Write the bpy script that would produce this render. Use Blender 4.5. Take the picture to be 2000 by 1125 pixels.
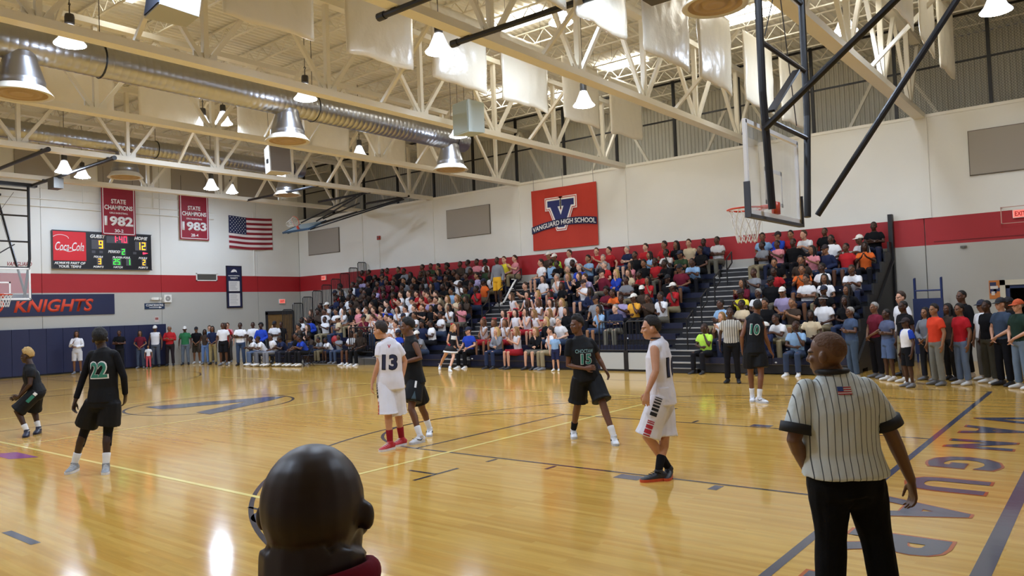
import bpy, bmesh, math, random
from mathutils import Vector, Matrix, Quaternion, noise
from mathutils.bvhtree import BVHTree
rnd = random.Random(7)
PI = math.pi
for _o in list(bpy.data.objects): bpy.data.objects.remove(_o)
scene = bpy.context.scene
C = scene.collection
TS = bpy.data.scenes.new('scratch')          # scratch scene for evaluating text and remesh modifiers
def evaluate(o):
    TS.collection.objects.link(o); vl = TS.view_layers[0]; vl.update(); me = bpy.data.meshes.new_from_object(o.evaluated_get(vl.depsgraph)); return me

# ---------------------------------------------------------------- camera, world, exposure
CAM_POS = Vector((2.03237, -9.37292, 1.88921)); YAW = -0.67152; PITCH = 0.02902; ROLL = -0.03793; FPX = 1489.185
def set_camera():
    f = Vector((math.sin(YAW)*math.cos(PITCH), math.cos(YAW)*math.cos(PITCH), math.sin(PITCH)))
    r = Vector((math.cos(YAW), -math.sin(YAW), 0)); u = r.cross(f)
    r2 = r*math.cos(ROLL) + u*math.sin(ROLL); u2 = -r*math.sin(ROLL) + u*math.cos(ROLL)
    cam = bpy.data.cameras.new('camera'); cam.sensor_width = 36; cam.lens = 36*FPX/2000
    cam.clip_start = 0.05; cam.clip_end = 200
    ob = bpy.data.objects.new('camera', cam); C.objects.link(ob)
    m = Matrix((r2, u2, -f)).transposed().to_4x4(); m.translation = CAM_POS
    ob.matrix_world = m; scene.camera = ob
set_camera()
w = bpy.data.worlds.new('world'); scene.world = w; w.use_nodes = True
w.node_tree.nodes['Background'].inputs[0].default_value = (0.9, 0.95, 1, 1)
w.node_tree.nodes['Background'].inputs[1].default_value = 0.05
scene.view_settings.view_transform = 'Standard'; scene.view_settings.look = 'None'
scene.view_settings.exposure = 0.32; scene.view_settings.gamma = 1.0; scene.view_settings.use_curve_mapping = False
LAMP = 190.0      # emission of the high bay lamp lenses
SKYL = 9.0       # emission of the daylight panels in the roof

# ---------------------------------------------------------------- helpers
def lin(c):
    if isinstance(c, str):
        c = c.lstrip('#'); c = [int(c[i:i+2], 16)/255 for i in (0, 2, 4)]
    return tuple((x/12.92 if x <= 0.04045 else ((x+0.055)/1.055)**2.4) for x in c)
_mats = {}
def mat(name, col='#888888', rough=0.6, metal=0.0, spec=0.5, emit=None, es=1.0, bump=0.0, bscale=30.0, var=0.0, vscale=3.0, objcol=False, mul=1.0, alpha=None, trans=0.0, coat=0.0, sheen=0.0):
    if name in _mats: return _mats[name]
    m = bpy.data.materials.new(name); m.use_nodes = True; nt = m.node_tree; N = nt.nodes; L = nt.links
    b = N['Principled BSDF']
    c = (*lin(col), 1)
    b.inputs['Base Color'].default_value = c; b.inputs['Roughness'].default_value = rough
    b.inputs['Metallic'].default_value = metal; b.inputs['Specular IOR Level'].default_value = spec
    if coat: b.inputs['Coat Weight'].default_value = coat; b.inputs['Coat Roughness'].default_value = 0.1
    if trans: b.inputs['Transmission Weight'].default_value = trans
    if sheen: b.inputs['Sheen Weight'].default_value = sheen
    if alpha is not None: b.inputs['Alpha'].default_value = alpha
    if emit: b.inputs['Emission Color'].default_value = (*lin(emit), 1); b.inputs['Emission Strength'].default_value = es
    src = None
    if objcol:
        oi = N.new('ShaderNodeObjectInfo'); src = oi.outputs['Color']
        if mul != 1.0 or isinstance(mul, tuple):
            mx = N.new('ShaderNodeMix'); mx.data_type = 'RGBA'; mx.blend_type = 'MULTIPLY'; mx.inputs[0].default_value = 1
            L.new(src, mx.inputs[6]); mx.inputs[7].default_value = (*(mul if isinstance(mul, tuple) else (mul,)*3), 1); src = mx.outputs[2]
    if var:
        tc = N.new('ShaderNodeTexCoord'); nz = N.new('ShaderNodeTexNoise'); nz.inputs['Scale'].default_value = vscale; nz.inputs['Detail'].default_value = 5
        L.new(tc.outputs['Object'], nz.inputs['Vector'])
        mr = N.new('ShaderNodeMapRange'); mr.inputs[1].default_value = .3; mr.inputs[2].default_value = .7; mr.inputs[3].default_value = 1-var; mr.inputs[4].default_value = 1+var*.6
        L.new(nz.outputs[0], mr.inputs[0])
        mx = N.new('ShaderNodeMix'); mx.data_type = 'RGBA'; mx.blend_type = 'MULTIPLY'; mx.inputs[0].default_value = 1
        if src: L.new(src, mx.inputs[6])
        else: mx.inputs[6].default_value = c
        L.new(mr.outputs[0], mx.inputs[7]); src = mx.outputs[2]
    if src: L.new(src, b.inputs['Base Color'])
    if bump:
        tc = N.new('ShaderNodeTexCoord'); nz = N.new('ShaderNodeTexNoise'); nz.inputs['Scale'].default_value = bscale; nz.inputs['Detail'].default_value = 4
        L.new(tc.outputs['Object'], nz.inputs['Vector'])
        bp = N.new('ShaderNodeBump'); bp.inputs['Strength'].default_value = bump; bp.inputs['Distance'].default_value = 0.02
        L.new(nz.outputs[0], bp.inputs['Height']); L.new(bp.outputs[0], b.inputs['Normal'])
    _mats[name] = m
    return m

class MB:
    def __init__(s): s.v = []; s.f = []; s.mi = []
    def add(s, vs, fs, mi=0):
        n = len(s.v); s.v += [tuple(v) for v in vs]; s.f += [tuple(i+n for i in f) for f in fs]; s.mi += [mi]*len(fs)
        return s
    def box(s, c, d, mi=0, M=None):
        x, y, z = d[0]/2, d[1]/2, d[2]/2
        vs = [Vector((a, b, e)) for a in (-x, x) for b in (-y, y) for e in (-z, z)]
        if M: vs = [M @ v for v in vs]
        c = Vector(c)
        return s.add([v+c for v in vs], [(0,1,3,2),(4,6,7,5),(0,4,5,1),(2,3,7,6),(0,2,6,4),(1,5,7,3)], mi)
    def bx(s, x0, x1, y0, y1, z0, z1, mi=0): return s.box(((x0+x1)/2,(y0+y1)/2,(z0+z1)/2),(abs(x1-x0),abs(y1-y0),abs(z1-z0)),mi)
    def bar(s, a, b, w, h=None, mi=0, up=(0,0,1)):
        a = Vector(a); b = Vector(b); h = h or w; t = (b-a); l = t.length; t.normalize(); up = Vector(up)
        if abs(t.dot(up)) > .98: up = Vector((1,0,0))
        x = t.cross(up).normalized(); z = x.cross(t)
        M = Matrix((x, t, z)).transposed()
        return s.box((a+b)/2, (w, l, h), mi, M)
    def tube(s, pts, rad, n=8, cap='flat', u=None, mi=0):
        pts = [Vector(p) for p in pts]
        if not hasattr(rad, '__len__'): rad = [rad]*len(pts)
        rad = [r if hasattr(r, '__len__') else (r, r) for r in rad]
        if cap == 'round':
            t0 = (pts[0]-pts[1]).normalized(); t1 = (pts[-1]-pts[-2]).normalized(); r0 = rad[0]; r1 = rad[-1]
            m0 = min(r0); m1 = min(r1)
            P = [pts[0]+t0*m0*.95, pts[0]+t0*m0*.7]+pts+[pts[-1]+t1*m1*.7, pts[-1]+t1*m1*.95]
            Rr = [(r0[0]*.3, r0[1]*.3), (r0[0]*.72, r0[1]*.72)]+rad+[(r1[0]*.72, r1[1]*.72), (r1[0]*.3, r1[1]*.3)]
            pts, rad = P, Rr
        vs = []; m = len(pts); pu = None
        for i, p in enumerate(pts):
            t = (pts[min(i+1, m-1)]-pts[max(i-1, 0)])
            if t.length < 1e-9: t = Vector((0,0,1))
            t.normalize()
            uu = Vector(u) if u is not None else (pu if pu is not None else (Vector((1,0,0)) if abs(t.x) < .9 else Vector((0,1,0))))
            uu = (uu - t*uu.dot(t))
            if uu.length < 1e-6: uu = t.orthogonal()
            uu.normalize(); pu = uu; vv = t.cross(uu)
            for k in range(n):
                a = 2*PI*k/n; vs.append(p+uu*math.cos(a)*rad[i][0]+vv*math.sin(a)*rad[i][1])
        fs = [(i*n+k, i*n+(k+1) % n, (i+1)*n+(k+1) % n, (i+1)*n+k) for i in range(m-1) for k in range(n)]
        fs += [tuple(reversed(range(n))), tuple(range((m-1)*n, m*n))]
        return s.add(vs, fs, mi)
    def ball(s, c, r, nu=12, nv=8, M=None, mi=0):
        c = Vector(c); r = r if hasattr(r, '__len__') else (r, r, r)
        vs = []
        for j in range(1, nv):
            ph = PI*j/nv
            for i in range(nu):
                th = 2*PI*i/nu; vs.append(Vector((r[0]*math.sin(ph)*math.cos(th), r[1]*math.sin(ph)*math.sin(th), r[2]*math.cos(ph))))
        vs += [Vector((0,0,r[2])), Vector((0,0,-r[2]))]
        T = len(vs)-2; fs = [((j)*nu+i, (j+1)*nu+i, (j+1)*nu+(i+1) % nu, j*nu+(i+1) % nu) for j in range(nv-2) for i in range(nu)]
        fs += [(T, i, (i+1) % nu) for i in range(nu)]+[(T+1, (nv-2)*nu+(i+1) % nu, (nv-2)*nu+i) for i in range(nu)]
        if M: vs = [M @ v for v in vs]
        return s.add([v+c for v in vs], fs, mi)
    def lathe(s, prof, n=24, c=(0,0,0), mi=0, mis=None):
        c = Vector(c); m = len(prof)
        vs = [c+Vector((r*math.cos(2*PI*k/n), r*math.sin(2*PI*k/n), z)) for r, z in prof for k in range(n)]
        for i in range(m-1):
            base = len(s.v) if i == 0 else base
            if i == 0: s.v += [tuple(v) for v in vs]
            s.f += [(base+i*n+k, base+i*n+(k+1) % n, base+(i+1)*n+(k+1) % n, base+(i+1)*n+k) for k in range(n)]
            s.mi += [(mis[i] if mis else mi)]*n
        return s
    def prism(s, poly, t, mi=0, M=None):   # 2D polygon in xy extruded along z by t
        n = len(poly); vs = [Vector((p[0], p[1], z)) for z in (0, t) for p in poly]
        if M: vs = [M @ v for v in vs]
        fs = [tuple(range(n, 2*n)), tuple(reversed(range(n)))]+[(i, (i+1) % n, n+(i+1) % n, n+i) for i in range(n)]
        return s.add(vs, fs, mi)
    def mesh(s, name, mats=(), smooth=False):
        me = bpy.data.meshes.new(name); me.from_pydata(s.v, [], s.f)
        for m in (mats if isinstance(mats, (list, tuple)) else [mats]): me.materials.append(m)
        if any(s.mi): me.polygons.foreach_set('material_index', s.mi)
        if smooth: me.polygons.foreach_set('use_smooth', [True]*len(s.f))
        me.update(); return me
def link(name, me, parent=None, M=None):
    o = bpy.data.objects.new(name, me); C.objects.link(o)
    if parent: o.parent = parent
    if M is not None: o.matrix_basis = M if isinstance(M, Matrix) else Matrix.Translation(M)
    return o
def obj(name, mb, mats, parent=None, smooth=False, M=None): return link(name, mb.mesh(name, mats, smooth), parent, M)
def empty(name, loc=(0,0,0), rz=0, parent=None):
    o = bpy.data.objects.new(name, None); C.objects.link(o); o.location = loc; o.rotation_euler = (0,0,rz); o.empty_display_size = .1
    if parent: o.parent = parent
    return o
def tag(o, label=None, cat=None, group=None, kind=None):
    if label: o['label'] = label
    if cat: o['category'] = cat
    if group: o['group'] = group
    if kind: o['kind'] = kind
    return o
ORD = ['first','second','third','fourth','fifth','sixth','seventh','eighth','ninth','tenth','eleventh','twelfth','thirteenth','fourteenth','fifteenth','sixteenth','seventeenth','eighteenth','nineteenth','twentieth','twenty-first','twenty-second','twenty-third','twenty-fourth']
def frameM(o, x, y, z):
    m = Matrix((Vector(x), Vector(y), Vector(z))).transposed().to_4x4(); m.translation = Vector(o); return m
def M_left(y, z, x=-31.5): return frameM((x, y, z), (0,1,0), (0,0,1), (1,0,0))      # on the left wall, reading rightwards
def M_far(x, z, y=14.98): return frameM((x, y, z), (1,0,0), (0,0,1), (0,-1,0))      # on the far wall
def text_mesh(body, h, width=None, bold=0.0, shear=0.0, depth=0.004, spacing=1.0):
    cu = bpy.data.curves.new('t', 'FONT'); cu.body = body; cu.align_x = 'CENTER'; cu.align_y = 'CENTER'; cu.size = 1; cu.offset = bold; cu.shear = shear; cu.extrude = 0; cu.resolution_u = 3; cu.space_character = spacing
    o = bpy.data.objects.new('t', cu); me = evaluate(o)
    bpy.data.objects.remove(o); bpy.data.curves.remove(cu)
    xs = [v.co.x for v in me.vertices]; ys = [v.co.y for v in me.vertices]
    cx, cy = (min(xs)+max(xs))/2, (min(ys)+max(ys))/2; sy = h/(max(ys)-min(ys)); sx = width/(max(xs)-min(xs)) if width else sy
    bm = bmesh.new(); bm.from_mesh(me); bpy.data.meshes.remove(me)
    for v in bm.verts: v.co = Vector(((v.co.x-cx)*sx, (v.co.y-cy)*sy, 0))
    bmesh.ops.remove_doubles(bm, verts=bm.verts, dist=1e-5)
    return bm
def bm_mesh(bm, name, m, depth=0.0):
    if depth:
        r = bmesh.ops.extrude_face_region(bm, geom=list(bm.faces))
        for v in [g for g in r['geom'] if isinstance(g, bmesh.types.BMVert)]: v.co.z += depth
        bmesh.ops.recalc_face_normals(bm, faces=bm.faces)
    me = bpy.data.meshes.new(name); bm.to_mesh(me); bm.free(); me.materials.append(m); return me
def text(name, body, h, M, m, parent=None, width=None, bold=0.0, shear=0.0, depth=0.004, curve=0.0):
    bm = text_mesh(body, h, width, bold, shear)
    if curve:
        bmesh.ops.triangulate(bm, faces=bm.faces)
        for v in bm.verts: v.co.y += curve*v.co.x*v.co.x
    return link(name, bm_mesh(bm, name, m, depth), parent, M)
def offset_poly(P, d):
    n = len(P); out = []
    A = sum(P[i][0]*P[(i+1) % n][1]-P[(i+1) % n][0]*P[i][1] for i in range(n)); sg = 1 if A > 0 else -1
    for i in range(n):
        a, b, c = Vector(P[i-1]), Vector(P[i]), Vector(P[(i+1) % n])
        e1 = (b-a).normalized(); e2 = (c-b).normalized(); n1 = Vector((e1.y, -e1.x))*sg; n2 = Vector((e2.y, -e2.x))*sg
        k = n1+n2; k = k/(max(.15, 1+n1.dot(n2))); out.append(tuple(b+k*d))
    return out

# ---------------------------------------------------------------- materials
WHITE = mat('white_paint', '#f1efe6', .5, bump=.05, bscale=60)
CREAM = mat('cream_steel', '#e9e4d6', .45)
DECKM = mat('roof_deck_paint', '#e9e6db', .6)
NAVY = mat('navy_vinyl', '#1d2446', .45, bump=.05, bscale=200)
BLACKM = mat('black_steel', '#17171a', .4)
GALV = mat('galvanised_duct', '#aeb0b6', .3, metal=1.0)
DARKGLASS = mat('board_black', '#15151a', .35)
LETW = mat('letter_white', '#f4f2ee', .6)
RED = mat('banner_red', '#b3202a', .7)
MAROON = mat('banner_maroon', '#94182c', .6, var=.06, vscale=2)
ORANGE = mat('letter_orange', '#d8482c', .7)
GREYP = mat('acoustic_grey', '#a8a196', .9, bump=.1, bscale=300)
ALU = mat('aluminium', '#c9c9c6', .4, metal=.7)
PLASTICN = mat('seat_navy', '#171d36', .4, var=.08, vscale=4)
def wall_mat():
    m = bpy.data.materials.new('painted_wall'); m.use_nodes = True; nt = m.node_tree; N = nt.nodes; L = nt.links; b = N['Principled BSDF']
    g = N.new('ShaderNodeNewGeometry'); sx = N.new('ShaderNodeSeparateXYZ'); L.new(g.outputs['Position'], sx.inputs[0])
    mr = N.new('ShaderNodeMapRange'); mr.inputs[1].default_value = 0; mr.inputs[2].default_value = 10; L.new(sx.outputs[2], mr.inputs[0])
    cr = N.new('ShaderNodeValToRGB'); cr.color_ramp.interpolation = 'CONSTANT'
    e = cr.color_ramp.elements; e[0].position = 0; e[0].color = (*lin('#b9b7ae'), 1); e[1].position = .3265; e[1].color = (*lin('#ab2026'), 1)
    x = e.new(.4052); x.color = (*lin('#ecebe3'), 1)
    L.new(mr.outputs[0], cr.inputs[0])
    nz = N.new('ShaderNodeTexNoise'); nz.inputs['Scale'].default_value = .8; nz.inputs['Detail'].default_value = 6; L.new(g.outputs['Position'], nz.inputs['Vector'])
    m2 = N.new('ShaderNodeMapRange'); m2.inputs[3].default_value = .94; m2.inputs[4].default_value = 1.04; L.new(nz.outputs[0], m2.inputs[0])
    mx = N.new('ShaderNodeMix'); mx.data_type = 'RGBA'; mx.blend_type = 'MULTIPLY'; mx.inputs[0].default_value = 1
    L.new(cr.outputs[0], mx.inputs[6]); L.new(m2.outputs[0], mx.inputs[7]); L.new(mx.outputs[2], b.inputs['Base Color'])
    n2 = N.new('ShaderNodeTexNoise'); n2.inputs['Scale'].default_value = 40; L.new(g.outputs['Position'], n2.inputs['Vector'])
    bp = N.new('ShaderNodeBump'); bp.inputs['Strength'].default_value = .12; bp.inputs['Distance'].default_value = .01; L.new(n2.outputs[0], bp.inputs['Height']); L.new(bp.outputs[0], b.inputs['Normal'])
    b.inputs['Roughness'].default_value = .55; return m
WALL = wall_mat()
def floor_mat(name, paint=None):
    m = bpy.data.materials.new(name); m.use_nodes = True; nt = m.node_tree; N = nt.nodes; L = nt.links; b = N['Principled BSDF']
    g = N.new('ShaderNodeNewGeometry')
    if paint is None:
        br = N.new('ShaderNodeTexBrick'); br.inputs['Scale'].default_value = 1; br.inputs['Brick Width'].default_value = 1.3; br.inputs['Row Height'].default_value = .057
        br.inputs['Mortar Size'].default_value = .0; br.offset_frequency = 3; br.offset = .37
        br.inputs['Color1'].default_value = (*lin('#d4aa55'), 1); br.inputs['Color2'].default_value = (*lin('#c79744'), 1)
        L.new(g.outputs['Position'], br.inputs['Vector'])
        mp = N.new('ShaderNodeMapping'); mp.inputs['Scale'].default_value = (.9, 9, 1); L.new(g.outputs['Position'], mp.inputs['Vector'])
        nz = N.new('ShaderNodeTexNoise'); nz.inputs['Scale'].default_value = 1.3; nz.inputs['Detail'].default_value = 7; nz.inputs['Roughness'].default_value = .65; L.new(mp.outputs[0], nz.inputs['Vector'])
        mr = N.new('ShaderNodeMapRange'); mr.inputs[1].default_value = .3; mr.inputs[2].default_value = .7; mr.inputs[3].default_value = .84; mr.inputs[4].default_value = 1.08; L.new(nz.outputs[0], mr.inputs[0])
        mx = N.new('ShaderNodeMix'); mx.data_type = 'RGBA'; mx.blend_type = 'MULTIPLY'; mx.inputs[0].default_value = 1
        L.new(br.outputs[0], mx.inputs[6]); L.new(mr.outputs[0], mx.inputs[7]); L.new(mx.outputs[2], b.inputs['Base Color'])
    else: b.inputs['Base Color'].default_value = (*lin(paint), 1)
    n2 = N.new('ShaderNodeTexNoise'); n2.inputs['Scale'].default_value = 1.1; n2.inputs['Detail'].default_value = 3
    mp2 = N.new('ShaderNodeMapping'); mp2.inputs['Scale'].default_value = (1, 3.2, 1); L.new(g.outputs['Position'], mp2.inputs['Vector']); L.new(mp2.outputs[0], n2.inputs['Vector'])
    bp = N.new('ShaderNodeBump'); bp.inputs['Strength'].default_value = .10; bp.inputs['Distance'].default_value = .012; L.new(n2.outputs[0], bp.inputs['Height']); L.new(bp.outputs[0], b.inputs['Normal'])
    b.inputs['Roughness'].default_value = .11; b.inputs['Specular IOR Level'].default_value = .75
    return m
WOOD = floor_mat('court_wood'); FL_NAVY = floor_mat('court_paint_navy', '#484e60'); FL_DARK = floor_mat('court_paint_dark', '#3d3a40'); FL_YEL = floor_mat('court_paint_yellow', '#f2dc84'); FL_ORG = floor_mat('court_paint_orange', '#b0552c'); FL_PUR = floor_mat('court_paint_purple', '#9a5c8c')

# ================================================================ STRUCTURE
XL, XR, YF, YN, ZC = -31.53, 7.5, 15.0, -15.0, 9.75
FT = 0.3048
fl = tag(obj('floor', MB().bx(XL-.3, XR+.3, YN-.3, YF+.3, -.2, 0), WOOD), kind='structure')
def fpart(name, mb, m): return obj(name, mb, m, fl)
LZ = .0015
def strip(x0, x1, y0, y1, z=LZ): return MB().add([(x0,y0,z),(x1,y0,z),(x1,y1,z),(x0,y1,z)], [(0,1,2,3)])
def arc(cx, cy, r, a0, a1, wd=.05, n=64, z=LZ):
    vs = []; mb = MB()
    for i in range(n+1):
        a = a0+(a1-a0)*i/n
        for rr in (r-wd, r): vs.append((cx+rr*math.cos(a), cy+rr*math.sin(a), z))
    return mb.add(vs, [(2*i, 2*i+1, 2*i+3, 2*i+2) for i in range(n)])
CL = 94*FT
def half(sgn):   # painted lines of one half court; sgn=1 right end (baseline x=0)
    X = (lambda x: x) if sgn > 0 else (lambda x: -CL-x)
    S = lambda x0, x1, y0, y1: strip(min(X(x0), X(x1)), max(X(x0), X(x1)), y0, y1)
    for s in (-1, 1):
        fpart('lane_line', S(-19*FT, 0, s*6*FT-.025, s*6*FT+.025), FL_DARK)
        ys = (s*6*FT+s*.06, s*6*FT+s*.26)
        for d in (14, 11): fpart('lane_mark', S(-d*FT-.025, -d*FT+.025, min(ys), max(ys)), FL_DARK)
        fpart('lane_block', S(-8*FT, -7*FT, min(ys), max(ys)), FL_NAVY)
        fpart('lane_mark', S(-4.2*FT-.05, -4.2*FT+.05, min(ys), max(ys)), FL_NAVY)
        fpart('coach_mark', S(-14.2*FT-.025, -14.2*FT+.025, min(s*2.55, s*3.3), max(s*2.55, s*3.3)), FL_DARK)
        fpart('coach_mark', S(-14.2*FT-.45, -14.2*FT, s*2.93-.025, s*2.93+.025), FL_DARK)
    fpart('free_throw_line', S(-19*FT-.025, -19*FT+.025, -6*FT, 6*FT), FL_DARK)
    a = (PI/2, 3*PI/2) if sgn > 0 else (-PI/2, PI/2)
    fpart('free_throw_circle', arc(X(-19*FT), 0, 6*FT+.025, *a), FL_DARK)
    r = 19.75*FT; fpart('three_point_line', arc(X(-5.25*FT), 0, r, *a, n=96), FL_DARK)
    for s in (-1, 1): fpart('three_point_line', S(-5.25*FT, 0, s*r-(.05 if s > 0 else 0), s*r+(.05 if s < 0 else 0)), FL_DARK)
    # end zone boundaries and lettering
    fpart('baseline', S(0, .075, -25*FT, 25*FT), FL_NAVY)
    fpart('outer_line', S(1.16, 1.28, -9, 5.3), FL_NAVY)
half(1); half(-1)
for s in (-1, 1):
    fpart('side_line', strip(-CL, 0, s*25*FT-.025, s*25*FT+.025), FL_DARK)
    fpart('volleyball_side_line', strip(-CL/2-9.15, -CL/2+9.15, s*4.7-.03, s*4.7+.03, LZ*1.5), FL_YEL)
fpart('centre_line', strip(-CL/2-.025, -CL/2+.025, -25*FT, 25*FT), FL_DARK)
fpart('centre_circle', arc(-CL/2, 0, 6*FT, 0, 2*PI, .06, 72), FL_DARK)
for x in (-5.17, -12.1, -16.5, -23.5): fpart('volleyball_line', strip(x-.03, x+.03, -4.7, 4.7, LZ*1.6), FL_YEL)
# big V in the centre circle (arms of a block letter)
fpart('centre_letter', MB().add([(-15.45,-.98,LZ*2),(-14.55,-1.05,LZ*2),(-13.75,1.0,LZ*2),(-13.95,1.75,LZ*2),(-14.3,1.45,LZ*2)], [(0,1,2,3,4)]), FL_NAVY)
fpart('centre_letter', MB().add([(-13.2,-1.0,LZ*2.2),(-12.55,-1.05,LZ*2.2),(-13.6,1.15,LZ*2.2),(-13.95,1.75,LZ*2.2),(-14.15,1.2,LZ*2.2)], [(0,1,2,3,4)]), FL_NAVY)
fpart('floor_logo', arc(-4.32, -4.88, .42, 0, 2*PI, .08, 40), FL_NAVY)
fpart('floor_logo', strip(-4.95, -4.2, -5.02, -4.98), FL_DARK)
fpart('hash_mark', strip(-6.2, -5.5, -6.78, -6.7), FL_NAVY)
fpart('floor_logo', MB().add([(-11.5,-5.25,LZ),(-10.7,-5.25,LZ),(-10.45,-4.95,LZ),(-11.3,-4.95,LZ)], [(0,1,2,3)]), FL_PUR)
for ch, y in zip('VANGUARD', (3.95, 2.84, 1.65, .4, -.8, -1.92, -3.08, -4.25)):
    for nm, grow, mm, zz in (('letter_outline', .055, FL_ORG, LZ*1.6), ('letter', 0, FL_NAVY, LZ*2.4)):
        wd = {'V': .72, 'A': .74, 'N': .6, 'G': .68, 'U': .6, 'R': .64, 'D': .62}[ch]
        M = frameM((.605, y, zz), (0,-1,0), (1,0,0), (0,0,1))
        text(nm, ch, .70+(grow if nm == 'letter_outline' else 0), M, mm, fl, width=wd+grow, bold=.042 if not grow else .05, depth=0)

# ---- walls: backing + panels with recessed joints
JX = [XL, -26.62, -21.84, -16.98, -12.04, -7.1, -2.22, 2.68, XR]
wf = tag(obj('wall_far', MB().bx(XL-.3, -.35, YF+.06, YF+.3, 0, 7.0).bx(1.3, XR+.3, YF+.06, YF+.3, 0, 7.0).bx(-.35, 1.3, YF+.06, YF+.3, 2.08, 7.0), mat('joint_grey', '#8d8a83', .8)), kind='structure')
for a, b in zip(JX[:-1], JX[1:]):
    mb = MB()
    if a < 0 < b: mb.bx(a+.012, -.35, YF, YF+.1, 0, 7.0).bx(-.35, 1.3, YF, YF+.1, 2.08, 7.0).bx(1.3, b-.012, YF, YF+.1, 0, 7.0)
    else: mb.bx(a+.012, b-.012, YF, YF+.1, 0, 7.0)
    obj('panel', mb, WALL, wf)
for x in JX[1:-1]: obj('pilaster', MB().bx(x-.2, x+.2, YF-.03, YF+.02, 4.06, 7.0).bx(x-.22, x+.22, YF-.035, YF-.02, 4.06, 4.08), WALL, wf)
obj('ledge', MB().bx(XL, XR, YF-.02, 17.6, 6.93, 7.02), WHITE, wf)
obj('paint_band', MB().bx(-2.0, 6, YF-.012, YF+.01, 3.36, 3.385), mat('stripe_dark', '#7c1417', .6), wf)
JY = [YN, -12, -7.1, -2.2, 2.75, 7.6, 12.5, YF]
wl = tag(obj('wall_left', MB().bx(XL-.3, XL-.06, YN-.3, YF+.3, 0, ZC), _mats['joint_grey']), kind='structure')
for a, b in zip(JY[:-1], JY[1:]): obj('panel', MB().bx(XL-.1, XL, a+.008, b-.008, 0, ZC), WALL, wl)
for z in (6.75, 7.05, 7.5):
    obj('conduit', MB().tube([(XL+.05, -6, z+.3*.0), (XL+.05, 10.2, z)], .02, 6), WHITE, wl)
for y in (4.35, 7.3, 12.3): obj('conduit', MB().tube([(XL+.05, y, 7.0 if y < 10 else 4.1), (XL+.05, y, 9.6 if y < 10 else 7.2)], .02, 6), WHITE, wl)
tag(obj('wall_right', MB().bx(XR, XR+.3, YN-.3, YF+.3, 0, ZC), WALL), kind='structure')
tag(obj('wall_near', MB().bx(XL-.3, XR+.3, YN-.3, YN, 0, ZC), WALL), kind='structure')
# mechanical loft above the far wall: corrugated back wall
mb = MB(); n = int((XR-XL)/.15); vs = []
for i in range(n+1):
    x = XL+i*(XR-XL)/n
    for dx, dy in ((0, 0), (.05, 0), (.07, -.035), (.13, -.035)):
        for z in (7.0, ZC): vs.append((x+dx, 17.5+dy, z))
k = len(vs)//2
mb.add(vs, [(2*i, 2*i+2, 2*i+3, 2*i+1) for i in range(k-1)])
mb.bx(XL-.3, XL, YF, 17.8, 7.0, ZC+.1).bx(XR, XR+.3, YF, 17.8, 7.0, ZC+.1)
tag(obj('wall_loft', mb, mat('loft_siding', '#d2d0c6', .6)), kind='structure')
# ---- ceiling: ribbed deck with daylight panels, bar joists as parts
SK = [(-11.2,-9.4,6.4,7.3), (-10.9,-9.4,11.7,12.5), (-14.0,-12.5,13.3,14.1), (-15.6,-14.4,11.6,12.3), (-3.6,-2.0,8.6,9.8), (-16.4,-15.6,-1.2,-.6), (-6.4,-4.8,10.6,11.4), (.2,1.8,9,10.2)]
mb = MB(); n = int((XR-XL)/.2); vs = []
for i in range(n+1):
    x = XL+i*(XR-XL)/n
    for dx, dz in ((0, 0), (.07, 0), (.1, .05), (.17, .05)):
        for y in (YN, 17.6): vs.append((x+dx, y, ZC+dz))
k = len(vs)//2
mb.add(vs, [(2*i, 2*i+1, 2*i+3, 2*i+2) for i in range(k-1)])
ce = tag(obj('ceiling', mb, DECKM), kind='structure')
SKYM = mat('daylight_panel', '#ffffff', .5, emit='#fffdf4', es=SKYL)
for a in SK: obj('daylight_panel', MB().bx(*a, ZC-.05, ZC-.01), SKYM, ce)
TX = [2.68, -2.2, -7.05, -11.95, -16.88, -21.77, -26.64]
def joist_mesh(l):
    mb = MB().bx(0, l, -.03, .03, .36, .4).bx(0, l, -.025, .025, 0, .035)
    n = int(l/.55)
    for i in range(n):
        a = l*i/n; b = l*(i+.5)/n; c = l*(i+1)/n
        mb.bar((a,0,.37), (b,0,.02), .022).bar((b,0,.02), (c,0,.37), .022)
    return mb.mesh('joist', CREAM)
jm = joist_mesh(4.86)
for x in TX+[XL]:
    for i in range(16):
        y = -7.2+i*1.5
        if x == 2.68 and y > 0 or x < 2: link('joist', jm, ce, (x, y, ZC-.42))

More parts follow.
